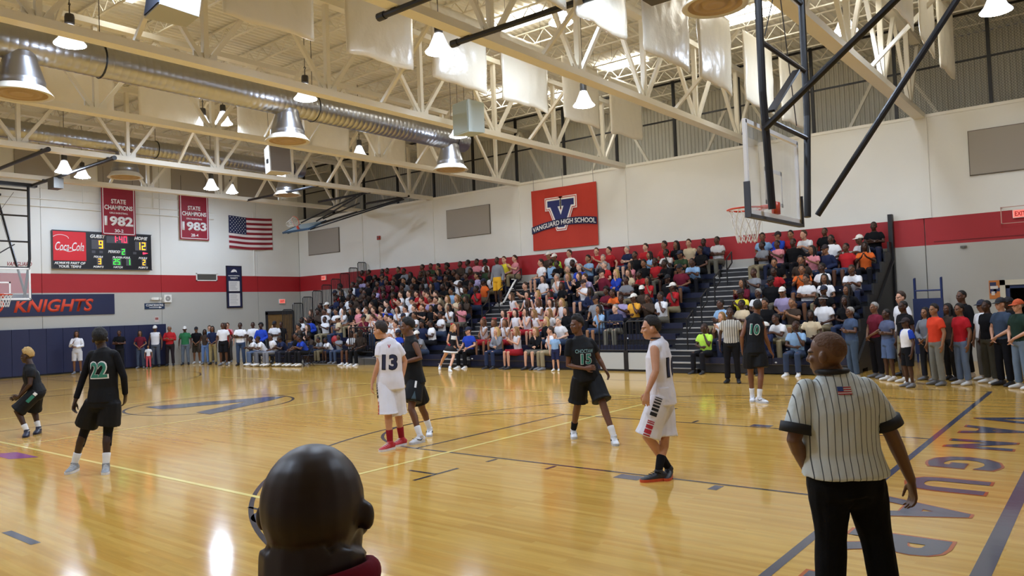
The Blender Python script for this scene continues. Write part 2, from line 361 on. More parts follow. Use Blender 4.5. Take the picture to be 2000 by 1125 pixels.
# ---- roof trusses
def chord(w, h): return MB().box((0, 0, 0), (w, 30, h))
BC = chord(.28, .15).mesh('bottom_chord', CREAM); TCm = MB().box((0,0,0), (.24, 30, .14)).mesh('top_chord', CREAM)
VM = MB().bx(-.06, .06, -.05, .05, 0, 2.1).mesh('vertical', CREAM)
DL = MB().bar((0,0,0), (0,-1.5,2.1), .09, .09).mesh('diagonal', CREAM); DR = MB().bar((0,0,0), (0,1.5,2.1), .09, .09).mesh('diagonal', CREAM)
GP = MB().bx(-.02, .02, -.25, .25, .02, .22).mesh('gusset', CREAM)
LB = MB().bar((0,0,0), (1.9,0,1.7), .08, .08).mesh('knee_brace', CREAM)
tn = ['seventh', 'sixth', 'fifth', 'fourth', 'third', 'second', 'first']
for x, nm in zip(TX, tn):
    t = tag(empty('roof_truss', (x, 0, 7.0)), 'cream steel roof truss crossing the gym, %s from the scoreboard wall' % nm, 'truss', 'roof trusses')
    link('bottom_chord', BC, t, (0,0,.0)); link('top_chord', TCm, t, (0,0,2.15))
    for i in range(10):
        y = -13.3+3*i
        link('vertical', VM, t, (0, y, .05)); link('diagonal', DL, t, (0, y-.06, .05)); link('diagonal', DR, t, (0, y+.06, .05)); link('gusset', GP, t, (0, y, 0))
        if i % 2 == 0 and 3 < i: link('knee_brace', LB, t, (0, y-1.4, .05))
# ---- loft railing on top of the far wall
def chain_mat():
    m = bpy.data.materials.new('chain_link'); m.use_nodes = True; nt = m.node_tree; N = nt.nodes; L = nt.links; b = N['Principled BSDF']
    b.inputs['Base Color'].default_value = (*lin('#6e6e68'), 1); b.inputs['Metallic'].default_value = .6; b.inputs['Roughness'].default_value = .5
    g = N.new('ShaderNodeNewGeometry'); s = N.new('ShaderNodeSeparateXYZ'); L.new(g.outputs['Position'], s.inputs[0]); last = None
    for op in ('ADD', 'SUBTRACT'):
        a = N.new('ShaderNodeMath'); a.operation = op; L.new(s.outputs[0], a.inputs[0]); L.new(s.outputs[2], a.inputs[1])
        p = N.new('ShaderNodeMath'); p.operation = 'PINGPONG'; p.inputs[1].default_value = .04; L.new(a.outputs[0], p.inputs[0])
        c = N.new('ShaderNodeMath'); c.operation = 'LESS_THAN'; c.inputs[1].default_value = .0042; L.new(p.outputs[0], c.inputs[0])
        if last: mx = N.new('ShaderNodeMath'); mx.operation = 'MAXIMUM'; L.new(last.outputs[0], mx.inputs[0]); L.new(c.outputs[0], mx.inputs[1]); L.new(mx.outputs[0], b.inputs['Alpha'])
        last = c
    return m
CHAIN = chain_mat()
lf = tag(empty('loft_fence', (0, 15.15, 7.02)), 'black chain-link fence along the loft above the far wall', 'fence')
for i in range(17):
    x = XL+.4+i*2.36
    obj('post', MB().bx(x-.045, x+.045, -.045, .045, 0, 2.7), BLACKM, lf)
    if i < 16:
        if x > -3.6: obj('mesh_panel', MB().add([(x+.05,0,0),(x+2.3,0,0),(x+2.3,0,2.6),(x+.05,0,2.6)], [(0,1,2,3)]), CHAIN, lf)
        obj('rail', MB().bx(x, x+2.36, -.025, .025, 1.32, 1.37), BLACKM, lf)
        obj('top_rail', MB().bx(x, x+2.36, -.03, .03, 2.62, 2.68), BLACKM, lf)
for i in range(7):
    x = XL+2.4+i*4.9
    tag(obj('cross_brace', MB().bar((x, 16.6, 7.05), (x+1.4, 16.6, 9.6), .09).bar((x+2.8, 16.7, 7.05), (x+1.4, 16.7, 9.6), .09), CREAM), 'cream diagonal steel brace in the loft, %s from the scoreboard wall' % ORD[i], 'brace', 'loft braces')
# ---- doors
d = tag(obj('door_1', MB().bx(XL+.0, XL+.05, 12.97, 14.43, 0, 2.12), mat('door_brown', '#8a6a3c', .45, var=.2, vscale=6)), kind='structure')
obj('door_frame', MB().bx(XL, XL+.09, 12.88, 12.97, 0, 2.25).bx(XL, XL+.09, 14.43, 14.52, 0, 2.25).bx(XL, XL+.09, 12.88, 14.52, 2.12, 2.3), mat('door_dark', '#2b2a2e', .5), d)
obj('door_handle', MB().bx(XL+.05, XL+.1, 13.62, 13.67, .95, 1.2), ALU, d)
d = tag(empty('door_2', (.475, 15, 0)), kind='structure')
obj('door_frame', MB().bx(-.95, -.825, -.07, .1, 0, 2.2).bx(.825, .95, -.07, .1, 0, 2.2).bx(-.95, .95, -.07, .1, 2.06, 2.2), mat('door_cream', '#d8d2bd', .5), d)
obj('inner_frame', MB().bx(-.825, -.73, -.02, .3, 0, 2.06).bx(.73, .825, -.02, .3, 0, 2.06).bx(-.825, .825, -.02, .3, 1.97, 2.06), mat('door_blue', '#2b3a63', .5), d)
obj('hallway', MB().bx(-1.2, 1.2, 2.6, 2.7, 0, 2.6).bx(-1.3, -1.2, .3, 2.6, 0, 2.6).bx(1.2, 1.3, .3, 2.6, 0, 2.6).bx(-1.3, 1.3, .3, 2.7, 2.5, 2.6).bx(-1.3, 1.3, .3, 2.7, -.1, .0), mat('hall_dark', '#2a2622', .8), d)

# ================================================================ CEILING FIXTURES
BELL = mat('lamp_bell', '#ffffff', .4, emit='#eef4ff', es=1.3)
LENS = mat('lamp_lens', '#ffffff', .4, emit='#d3e5ff', es=LAMP)
bell_m = MB().lathe([(.05,.36),(.09,.34),(.13,.24),(.2,.08),(.27,.0),(.275,-.02)], 28).mesh('bell', BELL, True)
lens_m = MB().lathe([(.265,-.012),(.2,-.045),(.1,-.06),(.001,-.064)], 28).mesh('lens', LENS, True)
ball_m = MB().lathe([(.001,.56),(.075,.55),(.085,.5),(.085,.38),(.06,.36),(.001,.36)], 16).tube([(0,0,.55),(0,0,.7),(.04,0,.74),(0,0,.78),(-.03,0,.74)], .012, 6).mesh('ballast', mat('lamp_ballast', '#4b4742', .5, metal=.5))
cable_m = MB().tube([(0,0,0),(0,0,1)], .008, 6).mesh('cable', mat('cable', '#3a3733', .6))
LAMPS = [(-13.12,-3.34,7.2), (-13.13,1.96,7.2), (-13.3,7.6,7.2), (-8.13,1.41,7.0), (-8.31,6.84,7.0), (-17.75,1.93,7.3), (-17.87,7.64,7.3), (-19.0,3.3,7.9), (-24.35,.88,6.9), (-24.5,6.05,6.9), (-23.14,8.21,7.3), (.47,7.6,7.2), (-2.6,9.1,8.0), (-7.6,4.9,8.4),
         (-3.3,1.6,7.2), (-8.2,-4.0,7.2), (-17.8,-3.6,7.2), (-24.4,-4.4,7.0), (-13.1,-9.0,7.2), (-8.2,-9.3,7.2), (-18.5,-9.3,7.2), (-3.0,-4.3,7.2), (1.5,-1.5,7.2), (-3.0,-10.0,7.2), (-28.7,3.2,7.6), (-28.6,9.4,7.6)]  # lamps on this line are extras added to light the hall
LL = ['in front of the long duct nearest the left edge','in front of the long spiral duct, between two cone diffusers','below the hanging grey box by the spiral duct end','large bright one beside the plastic-wrapped baffles','bright one nearest the school letter banner','under the third truss above the scoreboard','under the third truss, right of the grey box','small twin beside the lamp above the scoreboard','lowest one left of the 1982 banner','hanging beside the 1983 banner','behind the hanging grey box near the flag','in the top right corner above the fenced loft','small one high up behind the ceiling masts','small one high behind the black ceiling pipe']
for i, (x, y, z) in enumerate(LAMPS):
    lab = 'glowing bell-shaped high bay lamp '+(LL[i] if i < len(LL) else 'added out of view for illumination, %s above the near court' % ORD[i-len(LL)])
    t = tag(empty('high_bay_lamp', (x, y, z)), ' '.join(lab.split()[:16]), 'lamp', 'high bay lamps')
    link('bell', bell_m, t); link('lens', lens_m, t); link('ballast', ball_m, t)
    c = link('cable', cable_m, t, Matrix.Translation((0,0,.75)) @ Matrix.Diagonal((1,1,ZC+.03-z-.75,1)))
# spiral ducts
def duct(x, z, r, y0, y1, drops, lab, zd):
    t = tag(empty('spiral_duct', (x, 0, z)), lab, 'duct', 'spiral ducts')
    n = int((y1-y0)/.16); prof = []
    mb = MB(); pts = []; rr = []
    for i in range(n+1):
        y = y0+(y1-y0)*i/n
        pts += [(0, y, 0), (0, y+.03, 0), (0, y+.045, 0)]; rr += [r, r, r*1.022]
    mb.tube(pts, rr, 28); obj('pipe', mb, GALV, t, True)
    for y in drops:
        h = z-zd; rb = .56
        d = obj('diffuser', MB().lathe([(.3,-r*.6),(.3,-h*.3),(.305,-h*.32),(.3,-h*.34),(.42,-h*.72),(.43,-h*.74),(.425,-h*.78),(.43,-h*.82),(.44,-h*.86)], 32, (0,y,0)), GALV, t, True)
        obj('flare', MB().lathe([(.44,-h*.86),(.5,-h*.93),(rb,-h),(rb,-h-.012),(.46,-h+.0)], 32, (0,y,0)), mat('diffuser_rim', '#d8d2c2', .4), d, True)
        obj('cone', MB().lathe([(.46,-h),(.4,-h+.08),(.36,-h+.0),(.3,-h+.01),(.24,-h+.08),(.2,-h+.0),(.13,-h+.01),(.001,-h+.03)], 32, (0,y,0)), mat('diffuser_cone', '#b49a78', .5), d, True)
    for i in range(5):
        y = y0+1.5+i*(y1-y0-2)/4
        obj('hanger', MB().tube([(0,y,r+.01),(0,y,ZC-z-.4)], .008, 6).tube([(r*1.05*math.cos(a/20*2*PI), y, r*1.05*math.sin(a/20*2*PI)) for a in range(21)], .012, 5), BLACKM, t)
duct(-14.4, 7.42, .34, -14.5, 9.0, (-9.85, -3.74, 2.32, 8.4), 'long galvanised spiral duct with cone diffusers, nearer of the two at upper left', 6.42)
duct(-24.2, 8.0, .29, -14.5, 9.9, (-9.7, -3.4, 2.74, 9.21), 'galvanised spiral duct above the scoreboard and championship banners', 6.9)
duct(-3.2, 8.0, .34, -14.5, 4.0, (-9, 3.15), 'spiral duct ending in the round diffuser near the ceiling masts at upper right', 7.02)
# plastic wrapped acoustic baffles
def plastic():
    m = mat('baffle_plastic', '#e8e0cc', .3, spec=.5, bump=.5, bscale=7, coat=.15); return m
BAFM = plastic()
def baffle_mesh(seed, wy=1.86, h=1.7):
    mb = MB(); nx, nz = 22, 18; R2 = random.Random(seed); vs = []
    for s in (-1, 1):
        for i in range(nx+1):
            for k in range(nz+1):
                a = i/nx-.5; b = k/nz
                bul = .05*max(0, (1-(2*a)**2))**.5*max(0, 1-(2*b-1)**2)**.3+.012
                d = s*bul+.022*noise.noise(Vector((a*7+seed*9, b*3, s*3)))+.012*noise.noise(Vector((a*17+seed, b*8, s)))
                sag = .07*noise.noise(Vector((a*3, seed*5, 1)))
                vs.append((d, a*wy*(1-.03*b), -h*b+sag*b))
    n1 = (nx+1)*(nz+1); q = lambda s, i, k: s*n1+i*(nz+1)+k
    fs = [(q(0,i,k),q(0,i,k+1),q(0,i+1,k+1),q(0,i+1,k)) for i in range(nx) for k in range(nz)]+[(q(1,i,k),q(1,i+1,k),q(1,i+1,k+1),q(1,i,k+1)) for i in range(nx) for k in range(nz)]
    for i in range(nx): fs += [(q(0,i,nz),q(1,i,nz),q(1,i+1,nz),q(0,i+1,nz)), (q(0,i,0),q(0,i+1,0),q(1,i+1,0),q(1,i,0))]
    for k in range(nz): fs += [(q(0,0,k),q(1,0,k),q(1,0,k+1),q(0,0,k+1)), (q(0,nx,k),q(0,nx,k+1),q(1,nx,k+1),q(1,nx,k))]
    return mb.add(vs, fs).mesh('acoustic_baffle', BAFM, True)
bafs = [baffle_mesh(s) for s in (1, 2, 3, 4)]
bi = 0
for x, z, ys, wh in ((-9.5, 8.75, (-8.6,-6.05,-3.9,-1.45,1.15,3.55,6.0,8.6,11.1), 'by the black ceiling pipes'), (-19.2, 9.3, (-5.6,-3.2,-.75,1.75,4.8,7.4,10.15,12.6), 'behind the long duct'), (-4.6, 8.3, (-5.5,-3,-.3,1.7,4.1,6.4,9.0,11.5), 'near the ceiling masts'), (-1.0, 9.0, (4.5, 7.0, 9.5, 12), 'by the fenced loft')):
    for i, y in enumerate(ys):
        o = empty('acoustic_baffle', (x, y, z), (rnd.random()-.5)*.08); link('sheet', bafs[bi % 4], o); bi += 1
        for s in (-.7, .7): link('wire', cable_m, o, Matrix.Translation((0, s, -.1)) @ Matrix.Diagonal((.5,.5,ZC+.13-z,1)))
        tag(o, 'cream plastic-wrapped baffle %s, %s from the near side' % (wh, ORD[i]), 'baffle', 'hanging acoustic baffles')
# hanging loudspeaker boxes
def spk(loc, rz, cols, tilt, lab):
    t = empty('ceiling_speaker', loc, rz); tag(t, lab, 'speaker', 'hanging loudspeakers'); t.rotation_euler = (tilt, 0, rz)
    m1 = mat('spk_'+cols[0], cols[0], .5); m2 = mat('spk_'+cols[1], cols[1], .9, bump=.2, bscale=400)
    obj('cabinet', MB().add([(-.34,-.28,-.42),(.34,-.28,-.42),(.34,-.28,.42),(-.34,-.28,.42),(-.26,.3,-.36),(.26,.3,-.36),(.26,.3,.42),(-.26,.3,.42)], [(0,1,2,3),(5,4,7,6),(1,5,6,2),(4,0,3,7),(3,2,6,7),(4,5,1,0)]), m1, t)
    obj('grille', MB().bx(-.31, .31, -.3, -.275, -.39, .39), m2, t)
    obj('cable', MB().tube([(-.2,0,.42),(-.2,0,2.2)], .007, 5).tube([(.2,0,.42),(.2,0,2.2)], .007, 5), _mats['cable'], t)
    obj('badge', MB().bx(-.345, -.3, -.12, -.02, -.12, .0), BLACKM, t)
spk((-8.75,-3.6,6.82), -.15, ('#aeb0ae','#232b3d'), -.15, 'grey hanging loudspeaker with dark grille at the top edge, upper left')
spk((-11.0,5.5,6.9), -.2, ('#b7c4c2','#aebcbb'), 0, 'pale blue-grey hanging loudspeaker beside the end of the spiral duct')
spk((-17.9,4.4,6.72), 1.35, ('#c9c6bf','#6f665e'), -.1, 'grey-brown hanging loudspeaker above the flag')

# ================================================================ BACKSTOPS
GLASS = mat('backboard_glass', '#e8eef0', .05, alpha=.18, spec=.6); RIMO = mat('rim_orange', '#d2431f', .4); NET = mat('net_white', '#e8e6e0', .8)
def net_mesh():
    mb = MB(); n = 12
    for k in range(n):
        for s in (1, -1):
            pts = []
            for i in range(5):
                a = 2*PI*(k+s*i*.5)/n; r = .225-.11*(i/4)**.8; pts.append((r*math.cos(a), r*math.sin(a), -.42*i/4))
            mb.tube(pts, .006, 4)
    return mb.mesh('net', NET)
NETM = net_mesh()
def hoop(parent, M):
    r = obj('rim', MB().tube([(.225*math.cos(a/28*2*PI), .225*math.sin(a/28*2*PI), 0) for a in range(29)], .012, 8).bx(.21, .37, -.06, .06, -.02, .02).bx(.36, .4, -.1, .1, -.1, .05), RIMO, parent, True, M)
    link('net', NETM, r)
def board(parent, M):   # board in local yz plane, bottom centre at origin, facing -x
    g = obj('glass', MB().bx(-.01, .01, -.9, .9, 0, 1.07), GLASS, parent, False, M)
    obj('border', MB().bx(-.025, .015, -.915, -.865, 0, 1.07).bx(-.025, .015, .865, .915, 0, 1.07).bx(-.025, .015, -.9, .9, 1.03, 1.08).bx(-.025, .015, -.9, .9, -.02, .04), LETW, g)
    obj('target', MB().bx(-.014, -.011, -.305, -.255, .15, .6).bx(-.014, -.011, .255, .305, .15, .6).bx(-.014, -.011, -.305, .305, .55, .6).bx(-.014, -.011, -.305, .305, .15, .2), LETW, g)
    obj('edge_pad', MB().bx(-.03, .04, -.93, .93, -.06, -.02).bx(-.03, .04, -.94, -.915, -.06, .35).bx(-.03, .04, .915, .94, -.06, .35), mat('pad_grey', '#4a4d55', .6), g)
def backstop(sgn, lab):
    t = tag(empty('basketball_hoop', (0 if sgn > 0 else -CL, 0, 0)), lab, 'basketball hoop', 'game backstops'); t.scale = (sgn, 1, 1)
    # local frame: baseline x=0, court towards -x
    board(t, Matrix.Translation((-1.22, 0, 2.9))); hoop(t, Matrix.Translation((-1.22-.38, 0, 3.05)))
    P = BLACKM
    for y in (-.75, 1.05):
        obj('ceiling_pipe', MB().tube([(-7.4, y, 6.88), (-.9, y, 6.88)], .055, 10), P, t)
        obj('pipe_cap', MB().tube([(-7.46, y, 6.88), (-7.3, y, 6.88)], .07, 10), P, t)
    for y in (-.66, .95):
        obj('mast', MB().tube([(-1.08, y, 6.85), (-1.08, y, 4.3), (-1.08, y*.8, 2.95)], .045, 10), P, t)
    obj('brace', MB().tube([(-1.08, -.66, 3.87), (2.6, -.66, 6.68), (2.6, -.66, 6.9)], .04, 10), P, t); obj('brace', MB().tube([(-.98, .85, 2.97), (1.82, .9, 6.88)], .04, 10), P, t)
    obj('truss_clamp', MB().bx(1.6, 2.85, .82, .98, 6.86, 6.94), P, t)
    for z in (6.7, 5.8, 4.9, 4.0): obj('cross_bar', MB().tube([(-1.08, -.66, z), (-1.08, .95, z)], .03, 8), P, t)
    obj('diagonal_strut', MB().bar((-1.05, -.5, 4.1), (-1.05, .5, 4.8), .09, .03), P, t)
    obj('cable', MB().tube([(-1.08, -.5, 5.0), (-1.08, .5, 6.6)], .007, 5).tube([(-1.08, .5, 4.1), (-1.08, .1, 5.7), (-1.08, -.5, 6.7)], .007, 5), _mats['cable'], t)
    obj('top_beam', MB().bx(-1.2, -.96, -.95, 1.2, 6.82, 6.94), P, t)
    for y in (-.75, 1.05): obj('hanger', MB().bx(-7.12, -7.0, y-.05, y+.05, 6.88, 6.95).bx(-2.25, -2.15, y-.05, y+.05, 6.88, 6.95), P, t)
    obj('winch', MB().bx(-3.4, -2.9, .9, 1.2, 6.5, 6.85), mat('winch_grey', '#55524c', .5), t)
    return t
backstop(1, 'glass game backboard and orange rim hung on black masts above the lettered end line')
backstop(-1, 'glass game backboard at the left edge in front of the scoreboard wall')
# folded practice basket high in the far left corner
t = tag(empty('practice_hoop', (-24.2, 10.6, 6.0)), 'practice basket folded up on black pipes near the flag', 'basketball hoop')
Mt = Matrix.Translation((-1.3, -.1, -.35)) @ Matrix.Rotation(math.radians(-66), 4, 'X') @ Matrix.Rotation(math.radians(90), 4, 'Z')
g = obj('board', MB().bx(-.02, .02, -.9, .9, 0, 1.0), mat('practice_board', '#9fb6c0', .2), t, False, Mt)
obj('board_edge', MB().bx(-.04, .04, -.92, .92, -.05, .03).bx(-.04, .04, -.93, -.88, 0, 1).bx(-.04, .04, .88, .93, 0, 1), mat('edge_blue', '#2c4a63', .5), g)
hoop(t, Mt @ Matrix.Translation((-.38, 0, .15)))
for a, b in (((-2.4,-1.7,.95),(2.4,-1.7,.95)), ((-1.0,.9,.95),(2.4,.9,.95)), ((-.2,2.9,.95),(2.6,2.9,.95)), ((-1.2,.1,0),(1.5,.9,.9)), ((-.4,.3,.0),(2.0,.8,.9)), ((-1.5,.2,-.3),(2.2,2.9,.9)), ((-.6,.1,-.35),(2.3,2.9,.85)), ((-1.9,-.1,-.4),(1.2,1.2,.3)), ((-.2,.5,.1),(1.6,1.0,.6))):
    obj('pipe', MB().tube([a, b], .05 if a[2] > .9 else .032, 8), BLACKM, t)

# ================================================================ WALL ITEMS
def box_far(name, x0, x1, z0, z1, d, m, lab, cat, group=None):
    return tag(obj(name, MB().bx(x0, x1, YF-d, YF-.001, z0, z1), m), lab, cat, group)
for x0, lab in ((-30.65, 'grey acoustic wall panel nearest the corner by the flag'), (-20.82, 'grey acoustic wall panel left of the red school banner'), (-1.03, 'grey acoustic wall panel above the doorway at far right')):
    x1 = x0+2.48
    p = tag(empty('sound_absorber', (x0, YF, 5.11)), lab, 'panel', 'acoustic wall panels')
    obj('core', MB().bx(.02, 2.46, -.06, -.002, .02, 1.22), GREYP, p)
    obj('edge_trim', MB().bx(0, 2.48, -.05, -.002, 0, .02).bx(0, 2.48, -.05, -.002, 1.22, 1.24).bx(0, .02, -.05, -.002, 0, 1.24).bx(2.46, 2.48, -.05, -.002, 0, 1.24), mat('trim_dark', '#6e685f', .7), p)
for i, (y0, y1) in enumerate(((1.83, 4.31), (4.95, 7.3), (8.15, 10.8), (11.5, 14.0))):
    p = tag(empty('sound_absorber', (XL, y0, 7.88)), 'grey acoustic panel high on the scoreboard wall, %s from the left' % ORD[i], 'panel', 'acoustic wall panels')
    obj('core', MB().bx(.002, .07, .02, y1-y0-.02, .02, 1.23), GREYP, p); obj('edge_trim', MB().bx(.002, .06, 0, y1-y0, 0, .02).bx(.002, .06, 0, y1-y0, 1.23, 1.25), mat('trim_dark'), p)
# school banner with block letter
b = tag(empty('school_banner', (-14.6, 14.93, 5.4)), 'large red banner with navy block letter V and school name', 'banner')
mb = MB(); nx, nz = 14, 10
vs = [((i/nx-.5)*3.04, .012*math.sin(i*1.3+k*.4), (k/nz-.5)*2.38) for i in range(nx+1) for k in range(nz+1)]
fs = [(i*(nz+1)+k, (i+1)*(nz+1)+k, (i+1)*(nz+1)+k+1, i*(nz+1)+k+1) for i in range(nx) for k in range(nz)]
ob = obj('cloth', mb.add(vs, fs), mat('school_red', '#c23b2b', .8), b); md = ob.modifiers.new('s', 'SOLIDIFY'); md.thickness = .012
V = [(-.62,.62),(-.04,.62),(-.04,.36),(-.14,.36),(.0,.0),(.14,.36),(.04,.36),(.04,.62),(.62,.62),(.62,.36),(.48,.36),(.14,-.5),(-.14,-.5),(-.48,.36),(-.62,.36)]
V = [(x*1.0, y*.95+.0) for x, y in V]
MV = frameM((-.1, -.03, .1), (1,0,0), (0,0,1), (0,-1,0))
for nm, off, m, z in (('letter_outline', .13, LETW, .0), ('letter_ring', .095, _mats['school_red'], .004), ('letter_border', .065, LETW, .008), ('letter', .0, mat('v_navy', '#27306b', .7), .012)):
    obj(nm, MB().prism(offset_poly(V, off), .003, 0, MV @ Matrix.Translation((0,0,z))), m, b)
rib = [(-1.52+3.04*i/20, -.52+.10*(1-((i/10)-1)**2)*1.6+.12*(i/20)) for i in range(21)]
mb = MB(); vs = [(x, y, z) for x, y in rib for z in (0,)]; vs = [(x, y-.14) for x, y in rib]+[(x, y+.14) for x, y in reversed(rib)]
obj('ribbon', MB().prism(vs, .003, 0, frameM((0,-.046,.12), (1,0,0), (0,0,1), (0,-1,0))), mat('ribbon_navy', '#1d2148', .7), b)
bm = text_mesh('VANGUARD HIGH SCHOOL', .19, 2.95, bold=.02); bmesh.ops.triangulate(bm, faces=bm.faces)
for v in bm.verts:
    tt = (v.co.x+1.52)/3.04; v.co.y += -.40+.16*(1-(2*tt-1)**2)+.12*tt
link('lettering', bm_mesh(bm, 'lettering', LETW, .003), b, frameM((0,-.05,0), (1,0,0), (0,0,1), (0,-1,0)))
obj('cord', MB().tube([(-1.4,0,1.19),(-1.4,0,1.9)], .006, 5).tube([(1.4,0,1.19),(1.4,0,1.9)], .006, 5).tube([(0,0,1.19),(0,0,1.9)], .006, 5), _mats['cable'], b)
# championship banners
def champ(y0, y1, z0, z1, x, year, rec, lab):
    t = tag(empty('championship_banner', (x, (y0+y1)/2, (z0+z1)/2)), lab, 'banner', 'championship banners'); w2 = (y1-y0)/2; h2 = (z1-z0)/2
    obj('cloth', MB().bx(-.01, .01, -w2, w2, -h2, h2), MAROON, t)
    obj('border', MB().bx(.01, .014, -w2+.05, -w2+.08, -h2+.05, h2-.05).bx(.01, .014, w2-.08, w2-.05, -h2+.05, h2-.05).bx(.01, .014, -w2+.05, w2-.05, -h2+.05, -h2+.08).bx(.01, .014, -w2+.05, w2-.05, h2-.08, h2-.05), LETW, t)
    Mx = lambda z: frameM((.011, 0, z), (0,1,0), (0,0,1), (1,0,0))
    text('lettering', 'STATE', .2, Mx(.40), LETW, t, bold=.03, width=.62); text('lettering', 'CHAMPIONS', .2, Mx(.13), LETW, t, bold=.03, width=1.18)
    text('lettering', 'GIRLS BASKETBALL', .075, Mx(-.10), LETW, t, width=.78, bold=.02); text('lettering', year, .42, Mx(-.45), LETW, t, bold=.04, width=1.2); text('lettering', rec, .14, Mx(-.86), LETW, t, bold=.02, width=.36)
    obj('bracket', MB().bx(XL-x+.002, .0, -w2+.08, -w2+.12, h2-.02, h2+.02).bx(XL-x+.002, .0, w2-.12, w2-.08, h2-.02, h2+.02), BLACKM, t)
    obj('rod', MB().tube([(0,-w2-.02,h2),(0,w2+.02,h2)], .015, 6).tube([(0,-w2+.1,h2),(0,-w2+.1,h2+.8)], .006, 5).tube([(0,w2-.1,h2),(0,w2-.1,h2+.8)], .006, 5), BLACKM, t)
champ(5.0, 6.42, 5.72, 7.83, -31.32, '1982', '30-2', 'maroon 1982 state champions banner hanging over the scoreboard')
champ(8.48, 9.9, 5.71, 7.86, -31.44, '1983', '28-4', 'maroon 1983 state champions banner left of the flag')
# flag
t = tag(empty('flag', (XL+.06, 10.95, 5.42)), 'stars and stripes flag hanging on the far left wall', 'flag')
def wave(y, z): return .03*math.sin(y*5)
def sheet(y0, y1, z0, z1, off, ny=16, sag=0):
    vs = [(off+wave(y0+(y1-y0)*i/ny, z0), y0+(y1-y0)*i/ny, z0+(z1-z0)*k-.05*math.sin(PI*(y0+(y1-y0)*i/ny)/2.43)) for i in range(ny+1) for k in (0, 1)]
    return vs, [(2*i, 2*i+2, 2*i+3, 2*i+1) for i in range(ny)]
FW, FH = 2.43, 1.58
o = obj('field', MB().add(*sheet(0, FW, 0, FH, 0)), mat('flag_white', '#e9e0dc', .8), t); o.modifiers.new('s', 'SOLIDIFY').thickness = .006
for i in range(7): obj('red_stripe', MB().add(*sheet(0 if i < 3 else FW*.4*0, FW, FH*(12-2*i)/13, FH*(13-2*i)/13, .006)), mat('flag_red', '#8e1f2b', .8), t)
obj('canton', MB().add(*sheet(0, FW*.4, FH*6/13, FH, .012)), mat('flag_blue', '#232a4e', .8), t)
mb = MB()
for r in range(9):
    for c in range(6 if r % 2 == 0 else 5):
        y = FW*.4*(c+.5+(0 if r % 2 == 0 else .5))/6; z = FH*6/13+FH*7/13*(r+.7)/9.4-.05*math.sin(PI*y/2.43); R0 = .035; x = .018+wave(y, FH*6/13)
        mb.add([(x, y+R0*(1 if k % 2 == 0 else .4)*math.sin(k*PI/5), z+R0*(1 if k % 2 == 0 else .4)*math.cos(k*PI/5)) for k in range(10)], [tuple(range(10))])
obj('stars', mb, LETW, t)
# scoreboard
SBY, SBZ = 5.105, 5.04
t = tag(empty('scoreboard', (XL, SBY, SBZ)), 'electronic scoreboard with red soft drink panel on the left wall', 'scoreboard')
obj('case', MB().bx(.005, .16, -2.0, 2.0, -.77, .77), DARKGLASS, t); obj('trim', MB().bx(.14, .175, -2.02, 2.02, .76, .79).bx(.14, .175, -2.02, 2.02, -.79, -.76), mat('sb_trim', '#3c3c40', .4), t)
SM = lambda y, z, x=.163: frameM((x, y, z), (0,1,0), (0,0,1), (1,0,0))
a = obj('ad_panel', MB().bx(.16, .172, -1.98, -.73, -.45, .74), mat('ad_red', '#b3131d', .4, emit='#b3131d', es=.35), t)
text('script_lettering', 'Coca-Cola', .36, SM(-1.36, .13, .173), LETW, a, width=1.1, bold=.012, shear=.35)
obj('swash', MB().tube([(.175, -1.75+.07*i, -.05+.03*math.sin(i*.9)) for i in range(10)], [.006+.01*math.sin(PI*i/9) for i in range(10)], 6).tube([(.175, -1.7+.3*math.cos(i*.25), .45+.15*math.sin(i*.25)) for i in range(12)], .012, 6), LETW, a)
text('slogan', 'ALWAYS PART OF', .11, SM(-1.36, -.55), LETW, t, width=1.2, bold=.05, shear=.2); text('slogan', 'YOUR TEAM!', .11, SM(-1.36, -.69), LETW, t, width=.86, bold=.05, shear=.2)
SEG = {'0':'abcdef','1':'bc','2':'abged','3':'abgcd','4':'fgbc','5':'afgcd','6':'afgedc','7':'abc','8':'abcdefg','9':'abcdfg'}
def seg7(ch, h):
    w2 = h*.5; tk = h*.13; mb = MB(); r = dict(a=(-w2/2,w2/2,h-tk,h), d=(-w2/2,w2/2,0,tk), g=(-w2/2,w2/2,h/2-tk/2,h/2+tk/2), b=(w2/2-tk,w2/2,h/2,h), c=(w2/2-tk,w2/2,0,h/2), f=(-w2/2,-w2/2+tk,h/2,h), e=(-w2/2,-w2/2+tk,0,h/2))
    for s in SEG[ch]: x0, x1, y0, y1 = r[s]; mb.bx(x0+.004, x1-.004, y0+.004, y1-.004, 0, .004)
    return mb
AMB = mat('led_amber', '#ffb020', .5, emit='#ffab1a', es=2.2); LGRN = mat('led_green', '#30ff40', .5, emit='#38f03a', es=1.7); LRED = mat('led_red', '#ff3050', .5, emit='#ff2a4a', es=2.2); DGR = mat('digit_window', '#55545a', .5)
def digits(s, y, z, h, m, win=True):
    if win: obj('digit_window', MB().bx(.161, .164, y-h*.36*len(s)-.02, y+h*.36*len(s)+.02, z-.03, z+h+.03), DGR, t)
    for i, ch in enumerate(s):
        if ch != ' ': obj('digit', seg7(ch, h), m, t, False, SM(y+(i-(len(s)-1)/2)*h*.68, z, .166))
digits(' 9', -.25, .1, .33, AMB); digits('12', 1.55, .1, .33, AMB); digits(' 1', .32, .38, .28, LRED); digits('40', .78, .38, .28, LRED)
obj('colon', MB().bx(.166, .17, .52, .55, .45, .49).bx(.166, .17, .52, .55, .55, .59), LRED, t)
digits('2', .78, -.13, .24, LGRN); digits('3', -.2, -.57, .24, AMB); digits('25', .5, -.57, .24, LGRN); digits('1', 1.0, -.57, .24, LGRN); digits('2', 1.66, -.57, .24, AMB)
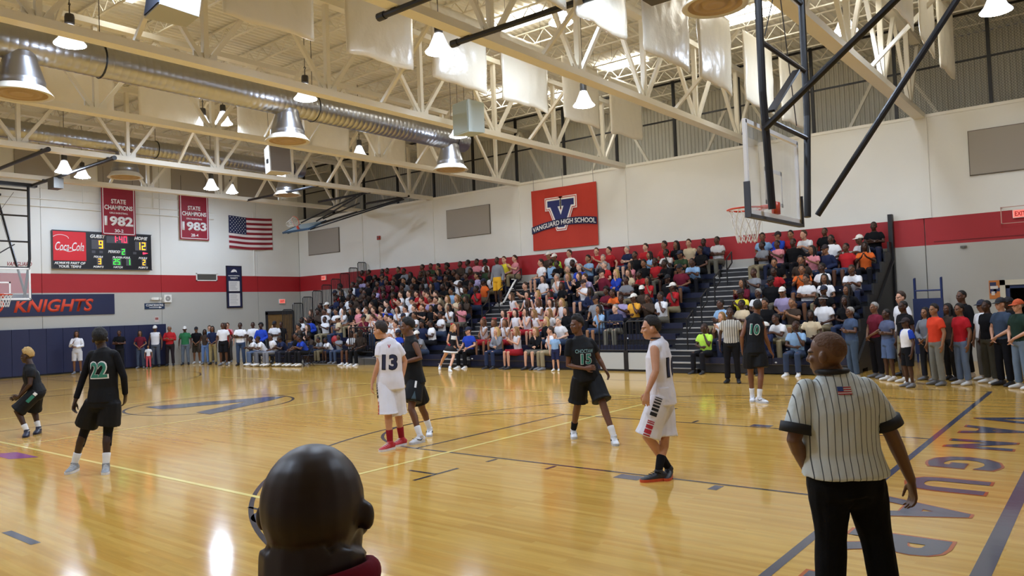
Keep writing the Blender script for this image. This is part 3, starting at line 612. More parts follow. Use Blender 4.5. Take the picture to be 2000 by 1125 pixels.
for s, y, z, h, wd in (('GUEST', -.25, .6, .15, .62), ('HOME', 1.55, .6, .15, .58), ('PERIOD', .4, -.02, .12, .5), ('FOULS', -.25, -.26, .09, .38), ('PLAYER-FOUL', .7, -.26, .09, .75), ('FOULS', 1.62, -.26, .09, .38), ('POINTS', -.25, -.68, .09, .42), ('MATCH', .55, -.68, .09, .4), ('POINTS', 1.62, -.68, .09, .42)):
    text('caption', s, h, SM(y, z), LETW, t, width=wd, bold=.05, shear=.25)
obj('arrow', MB().add([(.167,1.62,-.1),(.167,1.85,-.04),(.167,1.62,.0)], [(0,1,2)]), LRED, t); obj('digit_window', MB().bx(.161,.164,-.5,-.36,-.1,0).bx(.161,.164,-.2,-.06,-.1,0).bx(.161,.164,1.2,1.34,-.1,0), DGR, t)
# knights banner
t = tag(empty('team_banner', (XL+.02, 2.2, 2.795)), 'long navy banner reading KNIGHTS in orange letters', 'banner')
obj('cloth', MB().bx(0, .015, -3.5, 3.33, -.43, .43), NAVY, t)
text('lettering', 'KNIGHTS', .52, frameM((.017, 1.0, -.02), (0,1,0), (0,0,1), (1,0,0)), ORANGE, t, width=2.95, bold=.03, shear=.25)
text('lettering', 'VANGUARD', .52, frameM((.017, -2.1, -.02), (0,1,0), (0,0,1), (1,0,0)), ORANGE, t, width=2.6, bold=.03, shear=.25)
tag(text('wall_lettering', 'VANGUARD', .16, M_left(1.98, 4.42, XL+.002), mat('red_letters', '#9c1e2c', .6), width=.86, bold=.01, shear=.3), 'small red wall lettering reading VANGUARD behind the left backboard', 'sign')
# varsity board
t = tag(empty('record_board', (XL, 11.18, 3.53)), 'tall navy varsity record board with two white lists', 'board')
obj('backing', MB().bx(.003, .04, -.395, .395, -1.0, 1.0), NAVY, t); obj('frame', MB().bx(.003, .06, -.41, -.385, -1.01, 1.01).bx(.003, .06, .385, .41, -1.01, 1.01).bx(.003, .06, -.41, .41, .99, 1.02).bx(.003, .06, -.41, .41, -1.02, -.99).bx(.003, .06, -.41, .41, -.26, -.23), mat('board_frame', '#231a22', .5), t)
for z0, z1 in ((-.21, .28), (-.93, -.31)):
    p = obj('list_sheet', MB().bx(.04, .045, -.29, .29, z0, z1), mat('paper', '#e6e2dc', .8), t)
    mb = MB()
    for i in range(9): zz = z1-.06-i*(z1-z0-.1)/9; mb.bx(.045, .047, -.24, .05+.18*rnd.random(), zz-.006, zz+.006)
    obj('printed_lines', mb, mat('ink', '#8b8788', .8), p)
text('heading', 'VARSITY', .09, frameM((.041, 0, .42), (0,1,0), (0,0,1), (1,0,0)), LETW, t, width=.4, bold=.02); text('heading', 'KNIGHTS BASKETBALL', .06, frameM((.041, 0, .54), (0,1,0), (0,0,1), (1,0,0)), LETW, t, width=.6)
obj('emblem', MB().prism([(-.17,-.06),(-.1,.05),(0,.1),(.12,.06),(.17,-.06),(.06,-.02),(-.04,-.05)], .003, 0, frameM((.041,0,.76), (0,1,0), (0,0,1), (1,0,0))), LETW, t)
# small wall items on the left wall
t = tag(empty('concessions_sign', (XL, 7.27, 2.67)), 'small blue sign reading CONCESSIONS with an arrow', 'sign')
obj('plate', MB().bx(.003, .02, -.45, .45, -.13, .13), mat('sign_blue', '#1c3350', .5), t); text('lettering', 'CONCESSIONS', .1, frameM((.021, 0, .04), (0,1,0), (0,0,1), (1,0,0)), LETW, t, width=.78, bold=.02)
obj('arrow', MB().bx(.021, .024, -.25, .2, -.07, -.05).add([(.022,.2,-.1),(.022,.32,-.06),(.022,.2,-.02)], [(0,1,2)]), LETW, t)
t = tag(empty('air_vent', (XL, 9.78, 3.99)), 'white framed air vent on the red stripe', 'vent')
obj('frame', MB().bx(.003, .03, -.53, .53, .14, .18).bx(.003, .03, -.53, .53, -.18, -.14).bx(.003, .03, -.53, -.48, -.18, .18).bx(.003, .03, .48, .53, -.18, .18), WHITE, t); obj('back', MB().bx(.003, .008, -.5, .5, -.15, .15), mat('vent_dark', '#4c4a45', .7), t)
for i in range(7): obj('slat', MB().bx(.01, .025, -.48, .48, -.13+i*.04, -.115+i*.04), mat('vent_slat', '#77746c', .6), t)
t = tag(empty('wall_horn', (XL, 7.83, 3.0)), 'white square wall speaker beside an emergency light', 'speaker'); obj('case', MB().bx(.003, .12, -.17, .17, -.17, .17), WHITE, t); obj('cone', MB().lathe([(.12,.0),(.06,.02),(.02,.0)], 16), mat('horn_grey', '#9d9b95', .6), t, True, frameM((.121,0,0), (0,1,0), (0,0,1), (1,0,0)))
t = tag(empty('emergency_light', (XL, 7.3, 3.02)), 'white emergency light on the wall above the concessions sign', 'light'); obj('case', MB().bx(.003, .1, -.12, .12, -.08, .04), WHITE, t)
for s in (-1, 1): obj('lamp_head', MB().tube([(.05, s*.16, .0), (.15, s*.18, -.02)], [.03, .06], 10), WHITE, t)
t = tag(empty('notice', (XL, 7.35, 2.08)), 'small pale notice above the navy wall padding', 'notice'); obj('paper', MB().bx(.003, .012, -.1, .1, -.12, .12), mat('notice_pink', '#cfbfb8', .8), t); obj('print', MB().bx(.012, .014, -.07, .07, -.02, .08), mat('notice_red', '#9c5852', .8), t)
EXITM = mat('exit_face', '#e98a80', .5, emit='#f0665a', es=.7)
def exit_sign(M, lab):
    t = tag(empty('exit_sign'), lab, 'sign', 'exit signs'); t.matrix_basis = M
    obj('case', MB().bx(-.17, .17, -.11, .11, 0, .06), WHITE, t); obj('face', MB().bx(-.155, .155, -.095, .095, .06, .066), EXITM, t)
    text('lettering', 'EXIT', .12, Matrix.Translation((0,0,.067)), mat('exit_red', '#b81f1f', .5), t, width=.24, bold=.02)
exit_sign(M_far(-29.45, 3.88), 'red exit sign on the red stripe above the left bleacher rails'); exit_sign(M_far(.08, 3.95), 'red exit sign at the right picture edge'); exit_sign(M_left(13.85, 2.79, XL+.002), 'red exit sign above the brown door')
obj('cage', MB().bx(-.35, -.33, YF-.2, YF-.18, 3.7, 4.15).bx(.5, .52, YF-.2, YF-.18, 3.7, 4.15).bx(-.35, .52, YF-.2, YF-.18, 3.7, 3.715).bx(-.35, .52, YF-.2, YF-.18, 4.13, 4.15).bx(-.35, -.33, YF-.2, YF-.003, 4.13, 4.15).bx(-.35, -.33, YF-.2, YF-.003, 3.7, 3.715), mat('cage_wire', '#c9a08f', .5))
tag(bpy.data.objects['cage'], 'wire guard cage around the exit sign at far right', 'guard')
t = tag(empty('fire_alarm', fw_ := (-25.25, YF, 5.55)), 'small red fire alarm strobe on the far wall', 'alarm'); obj('box', MB().bx(-.09, .09, -.08, -.002, -.09, .09), mat('alarm_red', '#a02a22', .5), t); obj('strobe', MB().bx(-.05, .05, -.1, -.08, -.03, .05), mat('alarm_grey', '#6c5a55', .4), t); obj('conduit', MB().tube([(0,-.02,-.09),(0,-.02,-1.45)], .012, 6), WHITE, t)
tag(obj('wall_sensor', MB().bx(-1.35, -1.2, YF-.06, YF-.002, 3.15, 3.2).bx(-1.3, -1.25, YF-.09, YF-.06, 3.13, 3.19), mat('sensor_grey', '#6f6c66', .5)), 'tiny grey sensor under the red stripe, far right', 'sensor')
# navy wall padding
t = tag(empty('wall_padding', (XL, 0, 0)), 'navy blue padded wall cover along the scoreboard wall', 'wall padding')
pm = MB().bx(.005, .1, .006, .604, .06, 1.86).mesh('pad', NAVY)
for i in range(30): link('pad', pm, t, (0, 7.72-.61*(i+1), 0))
obj('base_strip', MB().bx(.005, .06, -10.6, 7.72, 0, .06), mat('base_dark', '#22211f', .6), t)
# poster by the doorway
t = tag(empty('poster', (-.58, YF, 1.95)), 'orange and navy poster beside the doorway at far right', 'poster'); obj('sheet', MB().bx(-.15, .15, -.012, -.002, -.25, .25), mat('poster_orange', '#d2803c', .7), t); obj('print', MB().bx(-.13, .02, -.015, -.012, -.1, .2).bx(-.05, .1, -.015, -.012, -.05, .05), mat('poster_navy', '#353a5c', .7), t); obj('white_print', MB().bx(-.12, .06, -.017, -.015, .02, .1).bx(-.1, -.02, -.017, -.015, -.15, -.05), mat('poster_white', '#e0d9d0', .7), t)  # poster print is navy and white colour blocks on orange
# blue referee stand behind the crowd
t = tag(empty('referee_stand', (-2.1, 14.3, 0)), 'blue steel volleyball referee stand with padded panel behind the crowd', 'stand'); BL = mat('stand_blue', '#26386f', .45)
for s in (-.33, .33):
    obj('post', MB().tube([(s,0,0),(s,0,2.33)], .025, 8), BL, t); obj('rear_post', MB().tube([(s*1.0,.5,0),(s,.12,1.8)], .022, 8), BL, t); obj('handle', MB().tube([(s,0,2.33),(s,.12,2.36),(s,.12,1.8)], .022, 8), BL, t)
obj('cross_bar', MB().tube([(-.33,0,2.0),(.33,0,2.0)], .022, 8), BL, t); obj('panel', MB().bx(-.37, .37, -.08, -.03, .25, 1.78), mat('stand_pad', '#1f2f5c', .5), t)
for z in (.5, .9, 1.3): obj('rung', MB().tube([(-.33,.05,z),(.33,.05,z)], .018, 6), BL, t)

# ================================================================ BLEACHERS
Y0, TR, RI, NR = 9.95, .5, .30, 10
BX0, BX1 = -26.2, -3.1; AIS = [(-16.6, -15.25), (-8.1, -6.8)]
seatz = lambda k: .42+RI*k
deckz = lambda k: .28+RI*k
bl = tag(empty('bleachers', (0, 0, 0)), 'navy and black telescopic bleachers along the far wall', 'bleachers')
RISER = mat('riser_black', '#1b1b1f', .5); DECKG = mat('deck_grey', '#77767a', .5); STEPG = mat('step_grey', '#4b4b50', .5)
blocks = [(BX0, AIS[0][0]), (AIS[0][1], AIS[1][0]), (AIS[1][1], BX1)]
for k in range(NR):
    y = Y0+TR*k
    obj('deck', MB().bx(BX0, BX1, y+.02, y+TR+.04, deckz(k)-.04, deckz(k)), DECKG, bl)
    for bi_, (a, b_) in enumerate(blocks):
        segs = [(a, b_)]
        if k == 0: segs = {0: [(a, -21.5), (-20.05, b_)], 1: [(a, -10.1)], 2: [(a, b_)]}[bi_]
        for s0, s1 in segs:
            n = max(1, round((s1-s0)/1.5)); w_ = (s1-s0)/n
            for i in range(n): obj('seat_board', MB().bx(s0+i*w_+.006, s0+(i+1)*w_-.006, y-.02, y+.26, seatz(k)-.06, seatz(k)).bx(s0+i*w_+.006, s0+(i+1)*w_-.006, y-.02, y+.0, seatz(k)-.16, seatz(k)-.06), PLASTICN, bl)
            obj('riser', MB().bx(s0, s1, y+.03, y+.06, max(.02, deckz(k)-RI) if k else .02, seatz(k)-.06), RISER if k or bi_ == 2 else PLASTICN, bl)
    for a, b_ in AIS:
        obj('riser', MB().bx(a, b_, y+.01, y+.03, max(.02, deckz(k)-RI), deckz(k)-.02), RISER, bl)
        obj('step', MB().bx(a+.1, b_-.1, y-.26, y+.01, deckz(k)-.17, deckz(k)-.145), STEPG, bl)
        obj('step_riser', MB().bx(a+.1, b_-.1, y-.25, y-.23, max(.01, deckz(k)-.3), deckz(k)-.17), RISER, bl)
        obj('nosing', MB().bx(a+.1, b_-.1, y-.275, y-.225, deckz(k)-.15, deckz(k)-.138), ALU, bl)
        obj('nosing', MB().bx(a, b_, y-.01, y+.05, deckz(k)-.03, deckz(k)+.004), ALU, bl)
for i, (a, b_) in enumerate(AIS):
    xm = (a+b_)/2-.1
    for k in (1, 3, 5, 7):
        y = Y0+TR*k+.1; z = deckz(k)
        obj('handrail', MB().tube([(xm,y,z),(xm,y,z+.86)], .022, 8).tube([(xm,y,z+.86),(xm,y+.42,z+1.1),(xm,y+.42,z+.75),(xm,y,z+.5)], .022, 8), BLACKM, bl)
def guard(x0, x1, y, z0, z1, sp=.11, name='front_rail'):
    mb = MB().tube([(x0,y,z0),(x0,y,z1-.05),(x0+.05,y,z1),(x1-.05,y,z1),(x1,y,z1-.05),(x1,y,z0)], .022, 8).tube([(x0,y,z0+.06),(x1,y,z0+.06)], .018, 8)
    o = obj(name, mb, BLACKM, bl); n = int((x1-x0)/sp)
    for i in range(1, n): x = x0+(x1-x0)*i/n; obj('baluster', MB().tube([(x,y,z0+.05),(x,y,z1-.01)], .012, 6), BLACKM, o)
guard(-10.05, -9.2, Y0-.05, .55, 1.44); guard(-9.14, -8.15, Y0-.05, .55, 1.44); guard(-21.45, -20.1, Y0-.05, .45, 1.45)
GPAN = mat('panel_grey', '#b5b5ae', .6)
for a, b_ in ((-10.05, -9.24), (-9.1, -8.15)): obj('front_panel', MB().bx(a, b_, Y0-.06, Y0-.02, .06, .54), GPAN, bl)
obj('front_post', MB().bx(-9.24, -9.1, Y0-.08, Y0-.01, 0, .6), BLACKM, bl); obj('front_base', MB().bx(-15.2, -8.15, Y0-.04, Y0, 0, .06), BLACKM, bl)
for k in range(9):
    ya = 10.2+.53*k; zt = 2.28+.27*k; zb = zt-1.35
    o = obj('end_rail', MB().tube([(BX0,ya,zb),(BX0,ya,zt-.05),(BX0,ya+.05,zt),(BX0,ya+.45,zt),(BX0,ya+.5,zt-.05),(BX0,ya+.5,zb)], .02, 8).tube([(BX0,ya,zb+.06),(BX0,ya+.5,zb+.06)], .016, 6), BLACKM, bl)
    for i in range(1, 6): obj('baluster', MB().tube([(BX0,ya+.0833*i,zb+.05),(BX0,ya+.0833*i,zt)], .014, 6), BLACKM, o)
SIDE = mat('side_black', '#141416', .5)
for k in range(NR): obj('end_panel', MB().bx(BX1, BX1+.05, Y0+TR*k-.02, Y0+TR*(k+1)-.02, .0 if k % 2 else .1, seatz(k)+.32), SIDE, bl)
obj('end_post', MB().bx(BX1-.02, BX1+.1, 14.74, 14.92, 0, 4.25), SIDE, bl); obj('end_brace', MB().bar((BX1+.08, 10.4, .3), (BX1+.08, 14.7, 2.9), .06), SIDE, bl); obj('end_foot', MB().bx(BX1+.05, BX1+.45, 12.0, 14.6, 1.05, 1.12), SIDE, bl)
# visiting bench: folding chairs in front of the left bleacher end
CH = []
def chair_parts(loc, rz, lab):
    t = tag(empty('folding_chair', loc, rz), lab, 'chair', 'bench chairs')
    obj('seat', MB().bx(-.2, .2, -.2, .2, .42, .45), mat('chair_navy', '#262b40', .5), t); obj('backrest', MB().bx(-.2, .2, .2, .23, .6, .82), _mats['chair_navy'], t)
    for sx in (-.2, .2):
        for y0, y1 in ((-.22, .12), (.24, -.1)): obj('leg', MB().tube([(sx, y0, 0), (sx, y1 if y0 > 0 else y1+.11, .44 if y0 > 0 else .82)], .012, 6), BLACKM, t)
BENCH = [(-25.9,8.75), (-25.3,8.7), (-24.75,8.75), (-24.2,8.95), (-23.55,8.95), (-23.0,9.0)]
for i, (x, y) in enumerate(BENCH): chair_parts((x, y, 0), -.25, 'folding bench chair under the seated player, %s from the left' % ORD[i])
# odds and ends
t = tag(empty('crutches', (-15.75, 13.0, 2.08)), 'pair of white crutches leaning in the bleacher aisle', 'crutches')
for i in (0, 1):
    o = obj('crutch', MB().tube([(-.25-.05*i,-.2,.1),(.05-.05*i,.1,.85)], .015, 6).tube([(-.25-.05*i,-.1,.2),(.1-.05*i,.15,.95),(.0-.05*i,.05,.97)], .015, 6).tube([(-.1-.05*i,.0,.6),(.02-.05*i,.08,.62)], .014, 6), LETW, t)
t = tag(empty('backpack', (-23.4, 10.75, .72)), 'round red bag with dark strap in the left bleachers', 'bag'); obj('body', MB().ball((0,0,.2), (.2,.14,.2)), mat('bag_red', '#a8262a', .6), t, True); obj('strap', MB().tube([(.3*math.cos(a/10*PI), .05, .22+.26*math.sin(a/10*PI)) for a in range(11)], .02, 6), mat('bag_navy', '#232842', .6), t)
t = tag(empty('water_bottle', (-24.0, 9.55, .0)), 'clear water bottle standing by the left bleachers', 'bottle'); obj('bottle', MB().lathe([(.001,0),(.033,0),(.035,.02),(.035,.15),(.015,.19),(.013,.21)], 14), mat('bottle_clear', '#dfe6e8', .1, trans=.6), t, True); obj('cap', MB().lathe([(.015,.205),(.016,.23),(.001,.232)], 12), LETW, t)

# ================================================================ PEOPLE
def remesh(mb, voxel, sm=3, name='m', mats=(), smooth=True):
    me0 = bpy.data.meshes.new('tmp'); me0.from_pydata(mb.v, [], mb.f); o = bpy.data.objects.new('tmp', me0)
    r = o.modifiers.new('r', 'REMESH'); r.mode = 'VOXEL'; r.voxel_size = voxel; r.use_smooth_shade = smooth
    if sm: s = o.modifiers.new('s', 'SMOOTH'); s.factor = .5; s.iterations = sm
    me = evaluate(o)
    bpy.data.objects.remove(o); bpy.data.meshes.remove(me0); me.name = name
    me.materials.clear()
    for m in mats: me.materials.append(m)
    return me
SKIN = mat('skin', objcol=True, rough=.42, var=.07, vscale=9, spec=.45); LIP = mat('lips', objcol=True, mul=(.78,.55,.55), rough=.4); EYEW = mat('eye_white', '#e9e4de', .3); EYED = mat('eye_dark', '#17110e', .25); BROW = mat('brow', '#1a1412', .7)
CLOTH = mat('cloth', objcol=True, rough=.9, spec=.2, bump=.35, bscale=14, var=.08, vscale=6); SHINY = mat('jersey_cloth', objcol=True, rough=.7, spec=.25, bump=.25, bscale=10, var=.05, vscale=5); HAIR = mat('hair', objcol=True, rough=.75, bump=.6, bscale=70); SHOE = mat('shoe', objcol=True, rough=.5, var=.12, vscale=20)
V3 = Vector
def lerp(a, b, t): return a+(b-a)*t
class Body:
    def __init__(s, J, face=None, g=1.0, fem=False, nkr=1.0):
        s.nkr = nkr; s.hs = (1, 1, 1); s.earz = 0; s.ears = 1
        s.J = {k: V3(v) for k, v in J.items() if k != 'face'}; J = s.J; s.g = g; s.fem = fem
        s.hip = (J['hL']+J['hR'])/2; s.ch = (J['sL']+J['sR'])/2
        s.us = (J['sR']-J['sL']).normalized(); s.uh = (J['hR']-J['hL']).normalized()
        up = (J['nk']-s.hip).normalized()
        s.fwd = up.cross(s.us).normalized()      # chest direction
        f = V3((*face, 0)) if face is not None else V3((s.fwd.x, s.fwd.y, 0)); f.normalize(); s.face = f
        hz = V3((0,0,1)); hz = (hz+(J['hd']-J['nk']).normalized()*.25).normalized()
        y = (f-hz*f.dot(hz)).normalized(); x = y.cross(hz)
        s.H = Matrix((x, y, hz)).transposed(); s.hc = J['hd']
        s.HM = s.H.to_4x4(); s.HM.translation = s.hc
        s.shw = (J['sR']-J['sL']).length/2
    def torso(s, mb, e=0.0, low=-.05, top=True, n=16, hem=0.0, loose=0.0):
        g = s.g; J = s.J; sw = max(.13, s.shw); f = 1 if not s.fem else .92
        rings = [(low, .155, .112), (.06, .158, .118), (.3, .142*f, .105), (.52, .148*f, .11), (.78, .165*f, .115), (.93, max(.14, sw*.86), .094)]
        pts = []; rad = []
        end = s.ch
        for t, a, b in rings:
            c = lerp(s.hip, end, t); c = c + s.fwd*(.012*math.sin(PI*min(1, max(0, t))))
            ex = e+(loose*(1-t) if t < .8 else 0)
            pts.append(c); rad.append((a*g+ex+(hem if t == low else 0), b*g+ex+(hem if t == low else 0)))
        pts.append(lerp(s.ch, J['nk'], .45)); rad.append((.112+e*.8, .078+e*.8)); pts.append(lerp(s.ch, J['nk'], .85)); rad.append((.076+e*.6, .066+e*.6))
        if top: pts.append(J['nk']+(J['hd']-J['nk'])*.05); rad.append((.062+e*.8, .06+e*.8))
        mb.tube(pts, rad, n, 'flat', (s.us+s.uh).normalized())
    def arm(s, mb, k, e=0.0, frac=2.0, cap='round'):
        J = s.J; S, E_, W = J['s'+k], J['e'+k], J['w'+k]; S = lerp(S, s.ch, .13)-V3((0,0,.016)); g = .6+.4*s.g; f = 1 if not s.fem else .86
        P = [(S, .051), (lerp(S,E_,.3), .05), (lerp(S,E_,.7), .042), (E_, .039), (lerp(E_,W,.3), .039), (lerp(E_,W,.7), .031), (W, .025)]
        m = len(P) if frac >= 2 else None
        if m is None:
            Q = [P[0], P[1]]
            if frac > .31: Q.append((lerp(S,E_,min(frac,.99)), .046))
            if frac > 1: Q = P[:4]+[(lerp(E_,W,frac-1), .032)]
            P = Q
        mb.tube([p for p, r in P], [r*g*f+e*(1 if i else .7) for i, (p, r) in enumerate(P)], 10, cap)
        mb.ball(S, (.05*g*f+e*.55))
    def leg(s, mb, k, e=0.0, frac=2.0, cap='round', flare=0.0):
        J = s.J; Hh, K, A = J['h'+k], J['k'+k], J['a'+k]; g = .5+.5*s.g; back = -s.fwd
        P = [(Hh, .088), (lerp(Hh,K,.35), .079), (lerp(Hh,K,.75), .062), (K, .054), (lerp(K,A,.28)+back*.01, .054), (lerp(K,A,.65), .042), (A+(K-A)*.08, .034), (A, .034)]
        if frac < 2:
            Q = P[:2]
            if frac > .75: Q = P[:3]
            if frac > 1: Q = P[:4]+[(lerp(K,A,frac-1), .05)]
            else: Q = Q+[(lerp(Hh,K,frac), .06)]
            P = Q
        m = len(P); mb.tube([p for p, r in P], [r*g+e+flare*i/(m-1) for i, (p, r) in enumerate(P)], 12, cap)
    def hand(s, mb, k, fine=True, curl=.3):
        J = s.J; W, T = J['w'+k], J['t'+k]; d = (T-W).normalized()
        side = s.us*(1 if k == 'R' else -1)
        inn = (-side-d*(-side).dot(d))           # palm faces the body
        if inn.length < .2: inn = s.fwd-d*s.fwd.dot(d)
        inn.normalize(); lat = d.cross(inn); 
        if lat.dot(s.fwd) < 0: lat = -lat       # thumb side points forward
        mb.tube([W-d*.01, W+d*.03, W+d*.07, W+d*.093], [(.026,.02), (.036,.018), (.041,.016), (.038,.013)], 10, 'round', lat)
        if not fine:
            mb.tube([W+d*.085, W+d*.13+inn*.01, W+d*.165+inn*.035], [(.034,.011), (.03,.01), (.022,.008)], 8, 'round', lat)
            mb.tube([W+d*.03+lat*.03, W+d*.07+lat*.055+inn*.01, W+d*.1+lat*.06+inn*.02], [.011,.01,.008], 6, 'round'); return
        for i, (o, L) in enumerate(((.033,.072), (.011,.082), (-.012,.077), (-.034,.06))):
            b = W+d*.09+lat*o; a1 = curl*.6; dirv = d; pts = [b-d*.015, b]; p = b; ang = 0
            for sl, da in ((.45, curl), (.33, curl*1.3), (.24, curl*1.0)):
                ang += da; p = p+(d*math.cos(ang)+inn*math.sin(ang)+lat*o*1.2)*L*sl; pts.append(p)
            mb.tube(pts, [.0095,.0092,.0086,.008,.0068], 8, 'round')
        b = W+d*.028+lat*.03
        mb.tube([b-lat*.01, b+d*.02+lat*.02+inn*.006, b+d*.05+lat*.03+inn*.016, b+d*.075+lat*.03+inn*.028], [.013,.0115,.0095,.0075], 8, 'round')
    def foot(s, mb, k, e=0.0):
        A, O = s.J['a'+k], s.J['o'+k]; d = V3((O.x-A.x, O.y-A.y, 0)); d = d.normalized() if d.length > .01 else V3((s.fwd.x, s.fwd.y, 0)).normalized()
        z0 = A.z-.1; H0 = V3((A.x, A.y, z0)); s_ = .96
        P = [(-.075,.03,.04), (-.05,.038,.05), (.02,.042,.047), (.09,.046,.036), (.15,.045,.028), (.19,.036,.021), (.205,.022,.015)]
        u = V3((0,0,1)).cross(d)
        mb.tube([H0+d*a+V3((0,0,h)) for a, w_, h in P], [(w_+e, h+e) for a, w_, h in P], 10, 'flat', u)
        mb.tube([A+V3((0,0,.02)), H0+V3((0,0,.05))], [.042+e, .045+e], 10)
        return H0, d, u
    def head(s, mb, child=1.0):
        M = s.H; c = s.hc
        hs = s.hs; X3 = lambda o: V3((o[0]*hs[0], o[1]*hs[1], o[2]*hs[2])); B = lambda o, r: mb.ball(c+M @ X3(o), tuple(X3(r)), 18, 14, M)
        B((0,-.015,.022), (.075,.094,.095)); B((0,.022,-.04), (.063,.068,.088)); B((0,.05,-.095), (.034,.032,.028)); B((0,.03,-.075), (.052,.05,.045))
        B((0,.074,.012), (.05,.02,.018)); B((0,.094,-.033), (.015,.019,.016)); mb.tube([c+M @ V3((0,.084,.0)), c+M @ V3((0,.1,-.03))], [.01,.012], 8, 'round')
        B((0,.081,-.073), (.023,.012,.012))
        for x in (-1, 1): B((x*.08,-.006,-.02+s.earz), (.016*s.ears,.021*s.ears,.033*s.ears)); B((x*.042,.064,-.03), (.022,.018,.02))
        mb.tube([s.J['nk']-(s.J['hd']-s.J['nk'])*.25, lerp(s.J['nk'], c, .35), c+M @ V3((0,-.015,-.06))], [.066*min(1.1, s.g)*(.7+.3*s.nkr), .057*s.nkr, .055*s.nkr], 14)
    def paint(s, me, crowd=False):
        inv = s.HM.inverted(); mi = []; k = 1.15 if crowd else 1.0
        for p in me.polygons:
            q = inv @ p.center; m = 0
            if q.y > .045 and abs(q.z) < .12 and abs(q.x) < .07:
                ax = abs(q.x)
                dx, dz = (ax-.031)/(.0128*k), (q.z+.012)/(.0062*k)
                if dx*dx+dz*dz < 1: m = 3 if (abs(ax-.031) < .0062 or crowd) else 2
                elif .012 < ax < .052 and abs(q.z-.009-.004*math.cos((ax-.03)*60)) < .003*k: m = 4
                elif (ax/.024)**2+((q.z+.073)/.0105)**2 < 1 and q.y > .07: m = 1
            mi.append(m)
        me.polygons.foreach_set('material_index', mi); me.update()
    def skin(s, voxel, fine=True, legs=True, name='person', curl=.3, crowd=False, sm=3, feet=True):
        mb = MB(); s.torso(mb); s.head(mb)
        for k in 'LR':
            s.arm(mb, k); s.hand(mb, k, fine, curl)
            if legs: s.leg(mb, k); s.foot(mb, k, -.006)
        me = remesh(mb, voxel, sm, name, [SKIN, LIP, EYEW, EYED, BROW]); s.paint(me, crowd); return me
    def shirt(s, voxel, sleeve=.62, e=.016, low=-.08, name='shirt', loose=.0, sm=2, hem=.0, wide=.008, m=None):
        mb = MB(); s.torso(mb, e, low, True, 20, hem, loose)
        if sleeve:
            for k in 'LR': s.arm(mb, k, e*.9+wide, sleeve, 'flat')
        else:
            for k in 'LR': mb.ball(lerp(s.J['s'+k], s.ch, .28)+V3((0,0,-.01)), .062*s.g+e*.4)
        return remesh(mb, voxel, sm, name, [m or CLOTH])
    def pants(s, voxel, frac=1.97, e=.016, flare=0.0, name='trousers', sm=2, m=None, waist=.12):
        mb = MB(); g = s.g; up = (s.ch-s.hip).normalized()
        mb.tube([s.hip-up*.07, s.hip, s.hip+up*waist], [(.15*g+e, .115*g+e), (.162*g+e, .12*g+e), (.148*g+e, .108*g+e)], 18, 'flat', s.uh)
        for k in 'LR': s.leg(mb, k, e, frac, 'flat', flare); mb.ball(lerp(s.J['h'+k], s.hip, .2)-up*.03, (.1*g+e))
        return remesh(mb, voxel, sm, name, [m or CLOTH])
    def shoe(s, voxel, k, name='shoe'):
        mb = MB(); s.foot(mb, k, .004); return remesh(mb, voxel, 1, name, [SHOE])
    def shoes2(s, voxel):
        mb = MB()
        for k in 'LR': s.foot(mb, k, .005)
        return remesh(mb, voxel, 1, 'shoes', [SHOE])
    def sole(s, k, name='sole'):
        mb = MB(); A, O = s.J['a'+k], s.J['o'+k]; d = V3((O.x-A.x, O.y-A.y, 0)).normalized(); u = V3((0,0,1)).cross(d); z0 = A.z-.1; H0 = V3((A.x, A.y, z0))
        P = [(-.085,.015), (-.07,.033), (0,.043), (.09,.05), (.15,.049), (.19,.04), (.212,.018)]
        poly = [H0+d*a+u*w_ for a, w_ in P]+[H0+d*a-u*w_ for a, w_ in reversed(P)]; n = len(poly)
        mb.add([p for p in poly]+[p+V3((0,0,.03)) for p in poly], [tuple(range(n)), tuple(range(n, 2*n))]+[(i, (i+1) % n, n+(i+1) % n, n+i) for i in range(n)])
        return mb.mesh(name, SHOE)
    def sock(s, k, h=.14, name='sock'):
        A, K = s.J['a'+k], s.J['k'+k]; d = (K-A).normalized()
        return MB().tube([A-d*.03, A+d*.02, A+d*h*.6, A+d*h, A+d*(h+.008)], [.043,.041,.046,.05,.044], 14).mesh(name, CLOTH, True)
